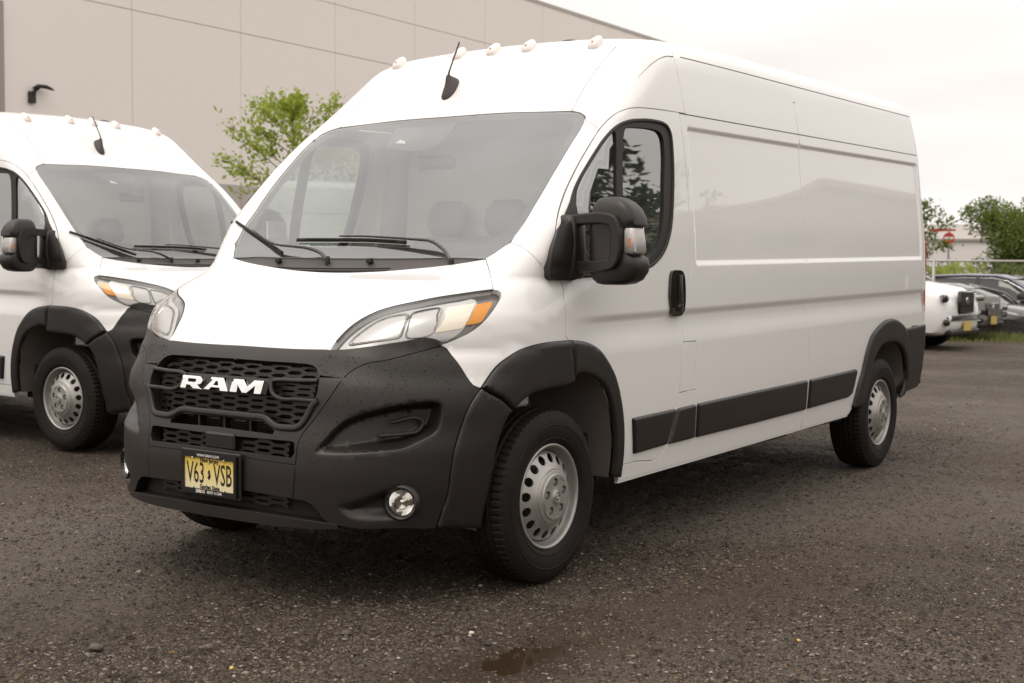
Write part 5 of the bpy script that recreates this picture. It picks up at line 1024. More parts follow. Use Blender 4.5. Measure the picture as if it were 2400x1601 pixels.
    a = t.nodes.new('ShaderNodeMath'); a.operation = 'ADD'; L(hs, a.inputs[0]); L(mr(fine.outputs[0], .3, .7, 0, .35), a.inputs[1])
    bp = t.nodes.new('ShaderNodeBump'); bp.inputs['Strength'].default_value = .9; bp.inputs['Distance'].default_value = .02; L(a.outputs[0], bp.inputs['Height']); L(bp.outputs[0], b.inputs['Normal'])
    L(mr(mid.outputs[0], .4, .65, .62, .9), b.inputs['Roughness']); b.inputs['Specular IOR Level'].default_value = .12
    return m
GM = node_ground()
_tab = np.random.default_rng(99).uniform(-1, 1, (256, 256))
def vnoise(x, y):
    xi = np.floor(x).astype(int); yi = np.floor(y).astype(int); u = x-xi; v = y-yi; u = u*u*(3-2*u); v = v*v*(3-2*v)
    g = lambda i, j: _tab[(xi+i) % 256, (yi+j) % 256]
    return (g(0, 0)*(1-u)+g(1, 0)*u)*(1-v)+(g(0, 1)*(1-u)+g(1, 1)*u)*v
def gh(x, y):
    """height of the yard surface: shallow ruts and a hollow for the puddle"""
    h = .012*np.sin(x*.9+y*.4)*np.sin(y*1.3-.5)+.006*np.sin(x*3.1+1)*np.sin(y*2.7)
    rough = .006*vnoise(x*17, y*17)+.0075*vnoise(x*44+7, y*44)+.004*vnoise(x*6, y*6+3)
    d = np.hypot((x-.86)*1.0, (y-1.45)*1.0)
    u = (x-.91)*.9965+(y-1.488)*-.083; v = (x-.91)*.083+(y-1.488)*.9965
    pit = np.exp(-((u/.34)**2+(v/.13)**2))
    near = np.exp(-(np.minimum(np.hypot(x-0, (np.abs(y)-.9)), np.hypot(x+4.035, (np.abs(y)-.9)))/.35)**2)
    far = np.exp(-(np.hypot(x+2.15, y+3.84)/1.6)**2)
    fl = np.clip(1-near-far, 0, 1)
    dry = 1-np.exp(-((u/.7)**2+(v/.4)**2)*1.0)
    s_ = (x+18.0)*-.963+(y+15.5)*-.270          # metres beyond the fence line: the ground falls away there
    return h*fl*dry*np.clip(1.2-np.hypot(x+2, y)/30, 0, 1)+rough*np.clip(fl+.3, 0, 1)-.024*pit-.42*np.clip((s_-.8)/3.0, 0, 1)
def ground():
    xs = np.concatenate([np.linspace(-600, -26, 22)[:-1], np.linspace(-26, -6, 60)[:-1], np.linspace(-6, 5, 520), np.linspace(5, 600, 24)[1:]])
    ys = np.concatenate([np.linspace(-600, -12, 22)[:-1], np.linspace(-12, -3, 60)[:-1], np.linspace(-3, 4.5, 375), np.linspace(4.5, 600, 24)[1:]])
    X, Y = np.meshgrid(xs, ys, indexing='ij'); Z = gh(X, Y); V = np.stack([X.ravel(), Y.ravel(), Z.ravel()], 1); ny = len(ys)
    i, j = np.meshgrid(np.arange(len(xs)-1), np.arange(ny-1), indexing='ij'); k = (i*ny+j).ravel()
    F_ = np.stack([k, k+ny, k+ny+1, k+1], 1); return mesh_obj('gravel_ground', V, F_.tolist(), GM, None, True, kind='structure')
ground()
# loose stones
def stones(name, n, smin, smax, cols, region, seed, **props):
    rg = np.random.default_rng(seed); ico = np.array([(0, 0, 1), (.894, 0, .447), (.276, .851, .447), (-.724, .526, .447), (-.724, -.526, .447), (.276, -.851, .447), (.724, .526, -.447), (-.276, .851, -.447), (-.894, 0, -.447), (-.276, -.851, -.447), (.724, -.526, -.447), (0, 0, -1)])
    ico = np.array([(.25, .1, .75), (-.3, -.1, .7), (1, 0, -.2), (.35, .9, -.2), (-.8, .6, -.2), (-.8, -.6, -.2), (.35, -.9, -.2)]); NV_ = 7
    fi = np.array([(0, 2, 3), (0, 3, 4), (0, 4, 1), (1, 4, 5), (1, 5, 6), (1, 6, 0), (0, 6, 2)])
    # denser towards the camera, where single stones can be seen
    P = []
    while sum(len(p) for p in P) < n:
        r = region[0]*(region[1]/region[0])**rg.random(n*2); az = YAW+rg.uniform(-.42, .42, n*2)
        x = CAM[0]+r*np.cos(az); y = CAM[1]+r*np.sin(az); ok = np.ones(len(x), bool)
        cl = vnoise(x*1.3, y*1.3)+.6*vnoise(x*3.7, y*3.7); trk = np.exp(-((y-1.72+.25*np.sin(x*.7))/.33)**2)+np.exp(-((y-3.35+.2*np.sin(x*.6))/.35)**2)
        ok &= rg.random(len(x)) < np.clip(.55+.55*cl, .06, 1)*(1-.72*np.clip(trk, 0, 1)); P.append(np.stack([x, y], 1)[ok])
    P = np.vstack(P)[:n]; s = smin*(smax/smin)**(rg.random(n)**2.6); V = ico[None]*(1+rg.uniform(-.28, .28, (n, 7, 1)))
    V = V*np.stack([s*rg.uniform(.7, 1.5, n), s*rg.uniform(.7, 1.1, n), s*rg.uniform(.4, .8, n)], 1)[:, None]
    a = rg.uniform(0, 6.28, n); ca, sa = np.cos(a)[:, None], np.sin(a)[:, None]
    X = V[..., 0]*ca-V[..., 1]*sa+P[:, :1]; Y = V[..., 0]*sa+V[..., 1]*ca+P[:, 1:]; Z = V[..., 2]+(gh(P[:, 0], P[:, 1])+s*.12)[:, None]
    V = np.stack([X, Y, Z], 2).reshape(-1, 3); F_ = (fi[None]+np.arange(n)[:, None, None]*7).reshape(-1, 3)
    me = bpy.data.meshes.new(name); me.vertices.add(len(V)); me.vertices.foreach_set('co', V.ravel()); me.loops.add(F_.size); me.loops.foreach_set('vertex_index', F_.ravel().astype(np.int32))
    me.polygons.add(len(F_)); me.polygons.foreach_set('loop_start', np.arange(0, F_.size, 3, dtype=np.int32)); mi = np.repeat(rg.choice(len(cols), n, p=[c[2] for c in cols]), len(fi)).astype(np.int32); me.polygons.foreach_set('material_index', mi)
    me.update(); me.validate()
    for c in cols: me.materials.append(mat(c[0], c[1], .7, spec=.2))
    o = bpy.data.objects.new(name, me); COL.objects.link(o)
    for k, v in props.items(): o[k] = v
cols = [('dark_stone', (.034, .0240, .0165), .50), ('grey_stone', (.118, .091, .069), .37), ('pale_stone', (.21, .175, .140), .10), ('tan_stone', (.17, .105, .05), .022), ('white_stone', (.36, .31, .25), .008)]
stones('gravel', 190000, .0020, .0090, cols, (2.9, 15), 3, kind='stuff')
stones('gravel', 5000, .006, .013, cols, (2.9, 22), 4, kind='stuff')
def stone(x, y, s, c, label, seed):
    rg = np.random.default_rng(seed); import bmesh
    bm = bmesh.new(); bmesh.ops.create_icosphere(bm, subdivisions=2, radius=1)
    for v in bm.verts: v.co *= 1+.22*math.sin(v.co.x*3+seed)*math.cos(v.co.y*4+seed*2)+rg.uniform(-.05, .05)
    me = bpy.data.meshes.new('stone'); bm.to_mesh(me); bm.free(); me.materials.append(mat('stone', c, .6)); o = bpy.data.objects.new('stone', me); o.scale = (s, s*.75, s*.6); o.rotation_euler = (0, 0, seed); o.location = (x, y, float(gh(np.array(x), np.array(y)))+s*.35)
    o['label'] = label; o['category'] = 'stone'; o['group'] = 'larger stones lying in the gravel'; COL.objects.link(o)
# puddle
pd_ = MB(); a = np.linspace(0, 2*math.pi, 60, endpoint=False); V = []
for t in a:
    k = 1+.14*math.sin(3*t+1)+.08*math.sin(5*t); u = .50*math.cos(t)*k; v = .20*math.sin(t)*k; V.append((.91+u*.9965+v*.083, 1.488-u*.083+v*.9965, -.0180))
pd_.add(V+[(.91, 1.488, -.0180)], [(i, (i+1) % 60, 60) for i in range(60)])
pm = mat('muddy_water', (.034, .0205, .0115), .06, spec=.35); pd_.build('puddle', pm, None, kind='structure')
for x, y, s, c, lb, sd in ((.823, 1.214, .011, (.62, .56, .42), 'pale cream round stone lying just above the puddle', 3), (.874, 1.324, .015, (.020, .017, .015), 'black stone lying right beside the puddle', 5), (1.626, .83, .010, (.70, .45, .14), 'small yellow stone lying in the gravel at bottom left', 7), (1.724, .263, .026, (.085, .072, .060), 'flat grey stone farthest left in the foreground gravel', 9), (1.511, .593, .018, (.10, .085, .07), 'grey-brown stone above the small yellow stone', 12), (1.083, .845, .020, (.075, .064, .054), 'broad dull grey stone midway between plate and puddle', 15), (.19, 2.202, .009, (.62, .42, .14), 'tiny ochre stone lying right of the puddle', 17)):
    stone(x, y, s, c, lb, sd)

# ------------------------------------------------------------------ warehouse behind
dW = np.array([-.9996, -.02812]); nW = np.array([-.02812, .9996]); FT = np.array([5.579, -31.991])
def wp(s, z, o=0.): p = FT+dW*s+nW*o; return (p[0], p[1], z)
wall_m = mat('concrete_panel', (.92, .85, .79), .85, noise=(.14, .5, (.885, .815, .755)))
band_m = mat('concrete_panel_dark', (.52, .465, .435), .85, noise=(.3, .5, (.48, .43, .40)))
WH = empty('warehouse', wp(49, 0), 0, label='long beige concrete warehouse with grey base band behind the parked vans', category='building')
WH.location = (0, 0, 0)
def wbox(s0, s1, z0, z1, o0, o1, name, m, parent, bev=0.02):
    V = [wp(s, z, o) for s in (s0, s1) for z in (z0, z1) for o in (o0, o1)]; f = [(0, 1, 3, 2), (4, 6, 7, 5), (0, 4, 5, 1), (2, 3, 7, 6), (0, 2, 6, 4), (1, 5, 7, 3)]
    b = MB(); b.add(V, f); o = b.build(name, m, parent)
    return o
ss = [0, 5.1, 10.3, 15.4, 20.5, 25.68, 30.83, 36.02, 41.4, 46.72, 52.2, 57.4, 62.6, 67.6, 71.3]
for a_, b_ in zip(ss[:-1], ss[1:]):
    g = .011
    gl_ = .05 if abs(a_-25.68) < .01 else g
    for z0, z1, m in ((0, 4.28, band_m), (4.28, 9.988, wall_m), (10.012, 11.958, wall_m), (11.982, 14.62, wall_m)):
        wbox(a_+gl_, b_-g, z0+.001, z1, -.18, 0, 'wall_panel', m, WH)
wbox(0, 71.3, 0, 14.5, -.5, -.21, 'wall_core', mat('joint_shadow', (.72, .66, .61), .9), WH)
wbox(-.1, 71.4, 14.62, 14.80, -.55, .03, 'parapet_cap', mat('parapet_metal', (.46, .42, .385), .5), WH)
wbox(0, 71.3, 0, 14.4, -40, -.5, 'building_volume', wall_m, WH)
wbox(25.52, 25.68, 0, 9.4, .001, .14, 'downpipe', mat('downpipe', (.36, .32, .29), .6), WH)
# wall lamp
LM_ = empty('wall_lamp', (0, 0, 0), 0, label='dark bracket lamp mounted high on the warehouse wall at upper left', category='lamp')
b = MB(); 
def wtube(pts, r, n=8, flat=None): b.tube([wp(*p) for p in pts], r, n, flat=flat)
wbox(26.62, 26.84, 6.38, 6.74, .0, .12, 'lamp_base', M['black'], LM_); b = MB(); wtube([(26.75, 6.68, .1), (26.82, 6.82, .15), (26.9, 6.87, .2)], .06); b.build('lamp_arm', M['black'], LM_)
b = MB(); b.tube([wp(26.72, 6.84, .18), wp(26.85, 6.92, .2), wp(27.10, 6.92, .26), wp(27.28, 6.86, .32), wp(27.36, 6.83, .34)], [.09, .14, .14, .09, .03], 12, flat=.45); b.build('lamp_head', M['black'], LM_, True)

# ------------------------------------------------------------------ foliage
def leafmat(name, c1, c2, tr=.25):
    m = bpy.data.materials.new(name); m.use_nodes = True; t = m.node_tree; b = t.nodes['Principled BSDF']; L = t.links.new
    g = t.nodes.new('ShaderNodeNewGeometry'); r = t.nodes.new('ShaderNodeValToRGB'); L(g.outputs['Random Per Island'], r.inputs[0]); rampset(r, [(0, (*c1, 1)), (1, (*c2, 1))]); L(r.outputs[0], b.inputs['Base Color'])
    b.inputs['Roughness'].default_value = .5; b.inputs['Specular IOR Level'].default_value = .3
    td = t.nodes.new('ShaderNodeBsdfTranslucent'); L(r.outputs[0], td.inputs[0]); mx = t.nodes.new('ShaderNodeMixShader'); mx.inputs[0].default_value = tr
    L(b.outputs[0], mx.inputs[1]); L(td.outputs[0], mx.inputs[2]); L(mx.outputs[0], t.nodes['Material Output'].inputs[0]); return m
bark = mat('bark', (.085, .065, .050), .9)
def leaves(name, P, D, size, m, parent, rg, asp=.5):
    """P centres, D preferred directions"""
    n = len(P); D = D+rg.normal(0, .55, (n, 3)); D /= np.linalg.norm(D, axis=1)[:, None]; U = rg.normal(0, 1, (n, 3)); U -= D*(U*D).sum(1)[:, None]; U /= np.linalg.norm(U, axis=1)[:, None]
    s = size*rg.uniform(.6, 1.3, n)[:, None]; Nn = np.cross(D, U)
    V = np.stack([P-D*s*.5, P+U*s*asp*.5+Nn*s*.08, P+D*s*.55, P-U*s*asp*.5+Nn*s*.08], 1).reshape(-1, 3); F_ = (np.arange(n)[:, None]*4+np.arange(4)).astype(int)
    me = bpy.data.meshes.new(name); me.vertices.add(len(V)); me.vertices.foreach_set('co', V.ravel()); me.loops.add(4*n); me.loops.foreach_set('vertex_index', F_.ravel().astype(np.int32)); me.polygons.add(n); me.polygons.foreach_set('loop_start', np.arange(0, 4*n, 4, dtype=np.int32)); me.update(); me.materials.append(m)
    o = bpy.data.objects.new(name, me); return link(o, parent)
def tree(name, loc, h, crown_r, crown_z0, nb, leaf, per, m, label, seed, cat='tree', group=None, upright=.35, sprays=9, trunk_r=.06, shape=1.0, spread=.5):
    rg = np.random.default_rng(seed); t = empty(name, loc, 0, label=label, category=cat)
    if group: t['group'] = group
    b = MB(); zt = np.linspace(0, h*.93, 9); tx = np.cumsum(rg.normal(0, .02*h/5, 9)); ty = np.cumsum(rg.normal(0, .02*h/5, 9)); tx[0] = ty[0] = 0
    b.tube(np.stack([tx, ty, zt], 1), np.linspace(trunk_r, trunk_r*.15, 9), 7); b.build('trunk', bark, t, True)
    b = MB(); LP = []; LD = []
    for k in range(nb):
        f = (k+.5)/nb; z0 = crown_z0*.8+(h*.92-crown_z0*.8)*f; az = k*2.4+rg.uniform(-.4, .4)
        prof = math.sin(math.pi*min(1, (f*.80+.20))**shape)**.8 if f < 1 else .2
        L_ = crown_r*max(.18, prof)*rg.uniform(.75, 1.15); st = np.array([np.interp(z0, zt, tx), np.interp(z0, zt, ty), z0]); dr = np.array([math.cos(az), math.sin(az), upright+.5*f+rg.uniform(-.1, .15)])
        dr /= np.linalg.norm(dr); pts = [st+dr*L_*q+np.array([0, 0, -.06*L_*q*q]) for q in (0, .35, .7, 1)]; b.tube(pts, [trunk_r*.35*(1-f*.5), trunk_r*.22, trunk_r*.13, trunk_r*.05], 4)
        for s_ in range(sprays):
            q = rg.uniform(.25, 1.05); p0 = st+dr*L_*q; d2 = dr+rg.normal(0, .7, 3)*spread*1.6; d2 /= np.linalg.norm(d2); l2 = L_*rg.uniform(.18, .42)*(1.2-q*.5); p1 = p0+d2*l2; b.tube([p0, p1], [trunk_r*.07, trunk_r*.03], 3, cap=False)
            for c in range(per):
                u = rg.uniform(.15, 1.05); LP.append(p0+(p1-p0)*u+rg.normal(0, leaf*.75, 3)); LD.append(d2)
    b.build('branch', bark, t, kind='stuff') if False else b.build('limbs', bark, t)
    o = leaves('crown', np.array(LP), np.array(LD), leaf, m, t, rg); o['kind'] = 'stuff'
    return t
lm1 = leafmat('fresh_leaf', (.24, .32, .04), (.48, .54, .10), .45)
lm2 = leafmat('bush_leaf', (.085, .13, .02), (.24, .29, .07), .3)
lm3 = leafmat('dark_leaf', (.016, .026, .007), (.045, .068, .018), .15)
tree('young_tree', (-15.4, -15.6, 0), 5.1, 1.6, 1.9, 28, .12, 18, lm1, 'young tree with fresh yellow-green leaves in front of the warehouse wall', 5, trunk_r=.05, upright=.30, sprays=9, spread=.42)
# ------------------------------------------------------------------ other cars, seen small and out of focus
CG = mat('dark_car_glass', (.03, .035, .033), .05, coat=.5)
def ring(x, w_, z0, z1, wt, n=7):
    """half section, bottom centre to top centre"""
    r = [(0, z0), (w_*.80, z0), (w_*.95, z0+.05), (w_*.995, z0+.18), (w_, (z0+z1)*.5), (w_*.985, z1-.14), (wt+(w_-wt)*.45, z1-.045), (wt*.85, z1-.012), (wt*.4, z1), (0, z1+.006)]
    return [(x, y, z) for y, z in r]
def loftx(rings, name, m, parent, cap=True):
    V = []; k = len(rings[0]); full = []
    for r in rings: q = r+[(x, -y, z) for x, y, z in r[::-1][1:-1]]; full.append(q); V += q
    n = len(full[0]); F_ = [(i*n+j, i*n+(j+1) % n, (i+1)*n+(j+1) % n, (i+1)*n+j) for i in range(len(rings)-1) for j in range(n)]
    if cap: F_ += [tuple(range(n)), tuple((len(rings)-1)*n+j for j in range(n))[::-1]]
    b = MB(); b.add(V, F_); o = b.build(name, m, parent, True, auto=math.radians(42)); return o
def make_car(name, label, loc, yaw, paint, hood_z=1.06, roof_z=1.66, L=4.6, wb=2.7, W=.93, trim='black', grille='shield', plate=True, flat_side=False, group=None, nose=.86, cat='car'):
    c = empty(name, loc, yaw, label=label, category=cat)
    if group: c['group'] = group
    tail = -(L-nose)
    st = [(nose, W*.66, .40, .62, W*.6), (nose-.03, W*.78, .33, .82, W*.70), (nose-.10, W*.88, .27, hood_z-.19, W*.66), (nose-.25, W*.95, .25, hood_z-.09, W*.68), (nose-.55, W*.985, .25, hood_z-.03, W*.72), (.0, W, .27, hood_z+.02, W*.78), (-.45, W, .27, hood_z+.07, W*.80), (-.9, W, .27, hood_z+.04, W*.90), (-1.8, W, .27, hood_z+.04, W*.92), (-2.7, W, .27, hood_z+.06, W*.92), (tail+.35, W*.98, .30, hood_z+.08, W*.88), (tail+.06, W*.90, .36, hood_z+.02, W*.8), (tail, W*.82, .42, hood_z-.15, W*.7)]
    loftx([ring(*s_) for s_ in st], 'body', paint, c)
    zb = hood_z+.02
    def cab(x, w0, w1, z1): return [(x, 0, zb), (x, w0, zb), (x, w0+(w1-w0)*.5, (zb+z1)/2), (x, w1, z1-.03), (x, w1*.9, z1), (x, 0, z1+.01)]
    # glasshouse: the section is sheared so that windscreen and tail slope
    gs = [(-.35, .70, .68, zb+.02), (-.62, .76, .66, zb+.20), (-1.05, .82, .64, roof_z-.10), (-1.35, .84, .65, roof_z-.025), (-2.1, .85, .66, roof_z-.02), (-2.9, .84, .65, roof_z-.05), (tail+.55, .82, .62, roof_z-.12), (tail+.12, .76, .60, zb+.06)]
    loftx([cab(x, a*W/.93, b_*W/.93, z) for x, a, b_, z in gs], 'window_glass', CG, c)
    rs = [(-1.02, .60, roof_z-.105), (-1.35, .655, roof_z-.015), (-2.1, .665, roof_z), (-2.9, .655, roof_z-.03), (tail+.50, .60, roof_z-.10)]
    V = []; F_ = []
    for x, hw, z in rs: V += [(x, -hw, z-.05), (x, -hw*.9, z), (x, 0, z+.02), (x, hw*.9, z), (x, hw, z-.05)]
    for i in range(len(rs)-1):
        for j in range(4): F_.append((i*5+j, i*5+j+1, (i+1)*5+j+1, (i+1)*5+j))
    b = MB(); b.add(V, F_); b.build('roof', paint, c, True)
    for s_ in (1, -1):
        MB().tube([(-.34, s_*.76, zb), (-.66, s_*.745, zb+.25), (-1.05, s_*.665, roof_z-.10), (-1.35, s_*.655, roof_z-.035), (-2.1, s_*.665, roof_z-.03), (-2.9, s_*.655, roof_z-.06), (tail+.5, s_*.63, roof_z-.14), (tail+.2, s_*.76, zb+.05)], .028, 6).build('roof_pillar', paint, c, True)
        MB().tube([(-.44, s_*.79, zb+.02), (-.74, s_*.765, zb+.25), (-1.1, s_*.69, roof_z-.14), (-1.4, s_*.675, roof_z-.085), (-2.1, s_*.685, roof_z-.08), (-2.8, s_*.675, roof_z-.11)], .012, 5).build('window_trim', M['chrome'], c, True)
        MB().tube([(-1.75, s_*.86, zb), (-1.78, s_*.675, roof_z-.05)], .035, 5).build('door_pillar', CG, c)
        loftz([(zb+.02, -.78, -.58, s_*.93-.1, s_*.93+.1), (zb+.09, -.79, -.56, s_*.93-.12, s_*.93+.12), (zb+.16, -.77, -.6, s_*.93-.09, s_*.93+.09)], M['black'], 'side_mirror', c)
        # wheels
        for wx in (0, -wb):
            wz = .345; b = MB(); b.lathe([(.22, .10), (.28, .115), (.33, .105), (.345, .08), (.345, -.08), (.33, -.105), (.22, -.10)], (wx, s_*(W-.115), wz), n=28, sign=s_); T_ = b.build('wheel', M['tyre'], c, True, auto=math.radians(40))
            b = MB(); b.lathe([(.225, .10), (.215, .085), (.19, .06), (.05, .085), (.0001, .09)], (wx, s_*(W-.115), wz), n=20, sign=s_); b.build('rim', M['steel'], T_, False)
            a = np.linspace(0, math.pi, 14); V = [(wx+.42*math.cos(t), s_*(W+.004), wz+.42*math.sin(t)*.98) for t in a]+[(wx+.355*math.cos(t), s_*(W+.006), wz+.37*math.sin(t)) for t in a]+[(wx+.355*math.cos(t), s_*(W-.2), wz+.37*math.sin(t)) for t in a]
            b = MB(); b.add(V, [(i, i+1, 14+i+1, 14+i) for i in range(13)]+[(14+i, 15+i, 29+i, 28+i) for i in range(13)]); b.build('wheel_arch', M['black'], c)
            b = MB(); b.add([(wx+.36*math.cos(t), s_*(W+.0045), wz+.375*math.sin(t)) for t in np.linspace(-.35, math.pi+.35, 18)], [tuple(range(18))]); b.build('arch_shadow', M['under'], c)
        # headlamps and fog lamps set into the rounded corners
        a_ = math.radians(-38*s_); Rz = [[math.cos(a_), -math.sin(a_), 0], [math.sin(a_), math.cos(a_), 0], [0, 0, 1]]
        H_ = MB().box((nose-.115, s_*W*.78, hood_z-.27), (.05, .19, .062), R=Rz, bev=.03).build('headlight', M['blackgloss'], c, True, auto=math.radians(40))
        MB().box((nose-.088, s_*W*.785, hood_z-.268), (.042, .150, .042), R=Rz, bev=.02).build('lamp_reflector', M['lampwhite'], H_, True)
        G_ = MB().box((nose-.075, s_*W*.75, .47), (.05, .15, .052), R=Rz, bev=.03).build('fog_lamp', M['black'], c, True, auto=math.radians(40))
        MB().box((nose-.048, s_*W*.76, .47), (.035, .06, .022), R=Rz, bev=.015).build('fog_reflector', M['chrome'], G_, True)
    gz0, gz1 = (.60, hood_z-.15) if grille == 'shield' else (.46, hood_z-.17)
    gw = W*.36
    b = MB(); b.box((nose+.005, 0, (gz0+gz1)/2), (.03, gw, (gz1-gz0)/2), bev=.028); GRL = b.build('grille', M['blackgloss'], c, True, auto=math.radians(40))
    nb = 6
    for k in range(nb): MB().box((nose+.037, 0, gz0+.03+(gz1-gz0-.06)*k/(nb-1)), (.004, gw*.9, .008)).build('grille_bar', M['steel'] if grille != 'shield' else M['grillemesh'], GRL)
    MB().lathe([(.0001, .012), (.05, .010), (.06, .0)], (nose+.035, 0, (gz0+gz1)/2+.03), axis='x', n=20).build('badge', M['chrome'], GRL)
    if plate:
        LP = MB().box((nose+.045, 0, .40+(.0 if grille == 'shield' else -.02)), (.008, .155, .078)).build('license_plate', M['goldplate'], c)
    MB().box((nose-.06, 0, .30), (.08, W*.72, .05), bev=.03).build('lower_lip', M['black'], c)
    b = MB(); b.box((-1.3, 0, .30), (1.9, W*.7, .08)); b.build('underbody', M['under'], c)
    return c
M['goldplate'] = mat('plate_far', (.62, .45, .12), .5)
WP_ = M['paint']; SV = mat('silver_paint', (.44, .42, .40), .3, metal=.5, coat=1); DG = mat('dark_grey_paint', (.062, .056, .054), .25, metal=.3, coat=1); NV = mat('navy_paint', (.030, .028, .085), .25, coat=1)

# ------------------------------------------------------------------ build the vehicles
van1 = make_van('white high-roof cargo van with yellow front plate, closest and largest, front and driver side shown')
# the passenger mirror of the nearest van is folded back against its door
for ch in van1.children:
    if ch.name.startswith('side_mirror') and ch.data.vertices[0].co.y < 0:
        hp = Matrix.Translation((-.15, -1.08, 0)); RT = hp@Matrix.Rotation(math.radians(-82), 4, 'Z')@hp.inverted(); fold_base = ch
        folded = [g for g in ch.children if g.name.split('.')[0] in ('mirror_housing', 'mirror_arm', 'turn_signal', 'signal_bulb', 'mirror_glass')]
van1['group'] = 'white high-roof cargo vans parked in the lot'
skip = ('license_plate',)
van2 = copy_tree(van1, None, skip); van2.location = (-2.154, -3.837, .005); van2.rotation_euler = (0, -.0, math.radians(89.67)); van2['label'] = 'white high-roof cargo van at the left edge, nose turned towards the nearest van'
fold_base.location = (-.07, .035, 0)
for g in folded: g.matrix_basis = RT
van3 = copy_tree(van1, None, skip); van3.location = (-12.67, -6.45, 0); van3.rotation_euler = (0, 0, math.radians(125)); van3['label'] = 'white cargo van standing broadside far behind, seen through the cab windows of the nearest van'
make_car('parked_suv', 'white crossover with dark shield grille, nearest of the cars behind the van at right', (-17.62, -3.13, 0), math.radians(86), WP_, hood_z=1.13, roof_z=1.66)
make_car('parked_sedan', 'silver car with barred hexagonal grille next to the white crossover', (-21.1, -3.62, 0), math.radians(86), SV, hood_z=.88, roof_z=1.42, grille='hex')
make_car('parked_sedan', 'dark grey car with bright window trim behind the chain-link fence at the right edge', (-23.9, -2.85, -.42), math.radians(86), DG, hood_z=.98, roof_z=1.45)
make_car('parked_suv', 'navy blue car with arched roof, farthest of the cars at right', (-27.0, -2.7, -.42), math.radians(86), NV, hood_z=1.05, roof_z=1.64)

# ------------------------------------------------------------------ chain-link fence
galv = mat('galvanised_steel', (.42, .39, .36), .45, metal=.6)
wire = mat('fence_wire', (.20, .18, .165), .5, metal=.4)
FE = empty('chain_link_fence', (0, 0, 0), 0, label='chain-link fence with pale top rail running behind the white crossover', category='fence')
f0 = np.array([-18.0, -15.5]); fd = nrm((-.270, .963)); FLN = 24.0; FH = 1.50
def fp(s, z): return (f0[0]+fd[0]*s, f0[1]+fd[1]*s, z)
MB().tube([fp(0, FH), fp(FLN, FH)], .024, 8).build('top_rail', galv, FE, True)
for k in range(9): MB().tube([fp(k*3.0, 0), fp(k*3.0, FH+.03)], .032, 8).build('fence_post', galv, FE, True)
V = []; F_ = []
def wseg(a, b, r=.0028):
    k = len(V); a = np.array(a); b = np.array(b); n = np.array([-fd[1], fd[0], 0])*r; u = np.array([0, 0, r])
    V.extend([a+n, a-n, a+u, b+n, b-n, b+u]); F_.extend([(k, k+1, k+4, k+3), (k+1, k+2, k+5, k+4), (k+2, k, k+3, k+5)])
dm = .075
for i in range(int((FLN+FH)/dm)):
    s = i*dm
    a0, z0 = s, 0.
    s1, z1 = s-FH, FH
    if s1 < 0: s1, z1 = 0, s
    if a0 > FLN: z0 = a0-FLN; a0 = FLN
    if z0 < FH: wseg(fp(a0, z0), fp(s1, z1)); wseg(fp(FLN-a0, z0), fp(FLN-s1, z1))
mesh_obj('wire_mesh', V, F_, wire, FE, kind='stuff')

# ------------------------------------------------------------------ grass strip at the fence
def grass(name, n, centre_fn, hmin, hmax, seed, **props):
    rg = np.random.default_rng(seed); P = centre_fn(rg, n); a = rg.uniform(0, 6.28, n); h = rg.uniform(hmin, hmax, n); ln = rg.uniform(.0, .5, n)*h; wd = .006+.006*rg.random(n)
    ca, sa = np.cos(a), np.sin(a); z = np.zeros(n)
    V = np.stack([np.stack([P[:, 0]-sa*wd, P[:, 1]+ca*wd, z], 1), np.stack([P[:, 0]+sa*wd, P[:, 1]-ca*wd, z], 1), np.stack([P[:, 0]+ca*ln*.4, P[:, 1]+sa*ln*.4, h*.6], 1), np.stack([P[:, 0]+ca*ln, P[:, 1]+sa*ln, h], 1)], 1).reshape(-1, 3)
    k = np.arange(n)*4; F_ = np.concatenate([np.stack([k, k+1, k+2], 1), np.stack([k+1, k+3, k+2], 1)]); me = bpy.data.meshes.new(name); me.from_pydata(V.tolist(), [], F_.tolist()); me.materials.append(leafmat('grass_blade', (.14, .17, .04), (.28, .30, .09), .3)); o = bpy.data.objects.new(name, me); COL.objects.link(o)
    for k_, v in props.items(): o[k_] = v
def strip(rg, n):
    s = rg.uniform(0, FLN+8, n); o = rg.normal(0, .38, n)-.1; c = np.sin(s*2.3)+np.sin(s*5.1+1); o = np.where(rg.random(n) < .5, o, o+.6*np.sign(c)); nn = np.array([fd[1], -fd[0]])*-1
    return f0+fd*s[:, None]+np.array([.963, .27])*o[:, None]
grass('grass', 22000, strip, .04, .15, 8, kind='stuff')
def strip2(rg, n):
    s = rg.uniform(0, FLN+8, n); return f0+fd*s[:, None]+np.array([.963, .27])*rg.normal(1.3, .22, n)[:, None]
grass('grass', 5000, strip2, .03, .10, 9, kind='stuff')
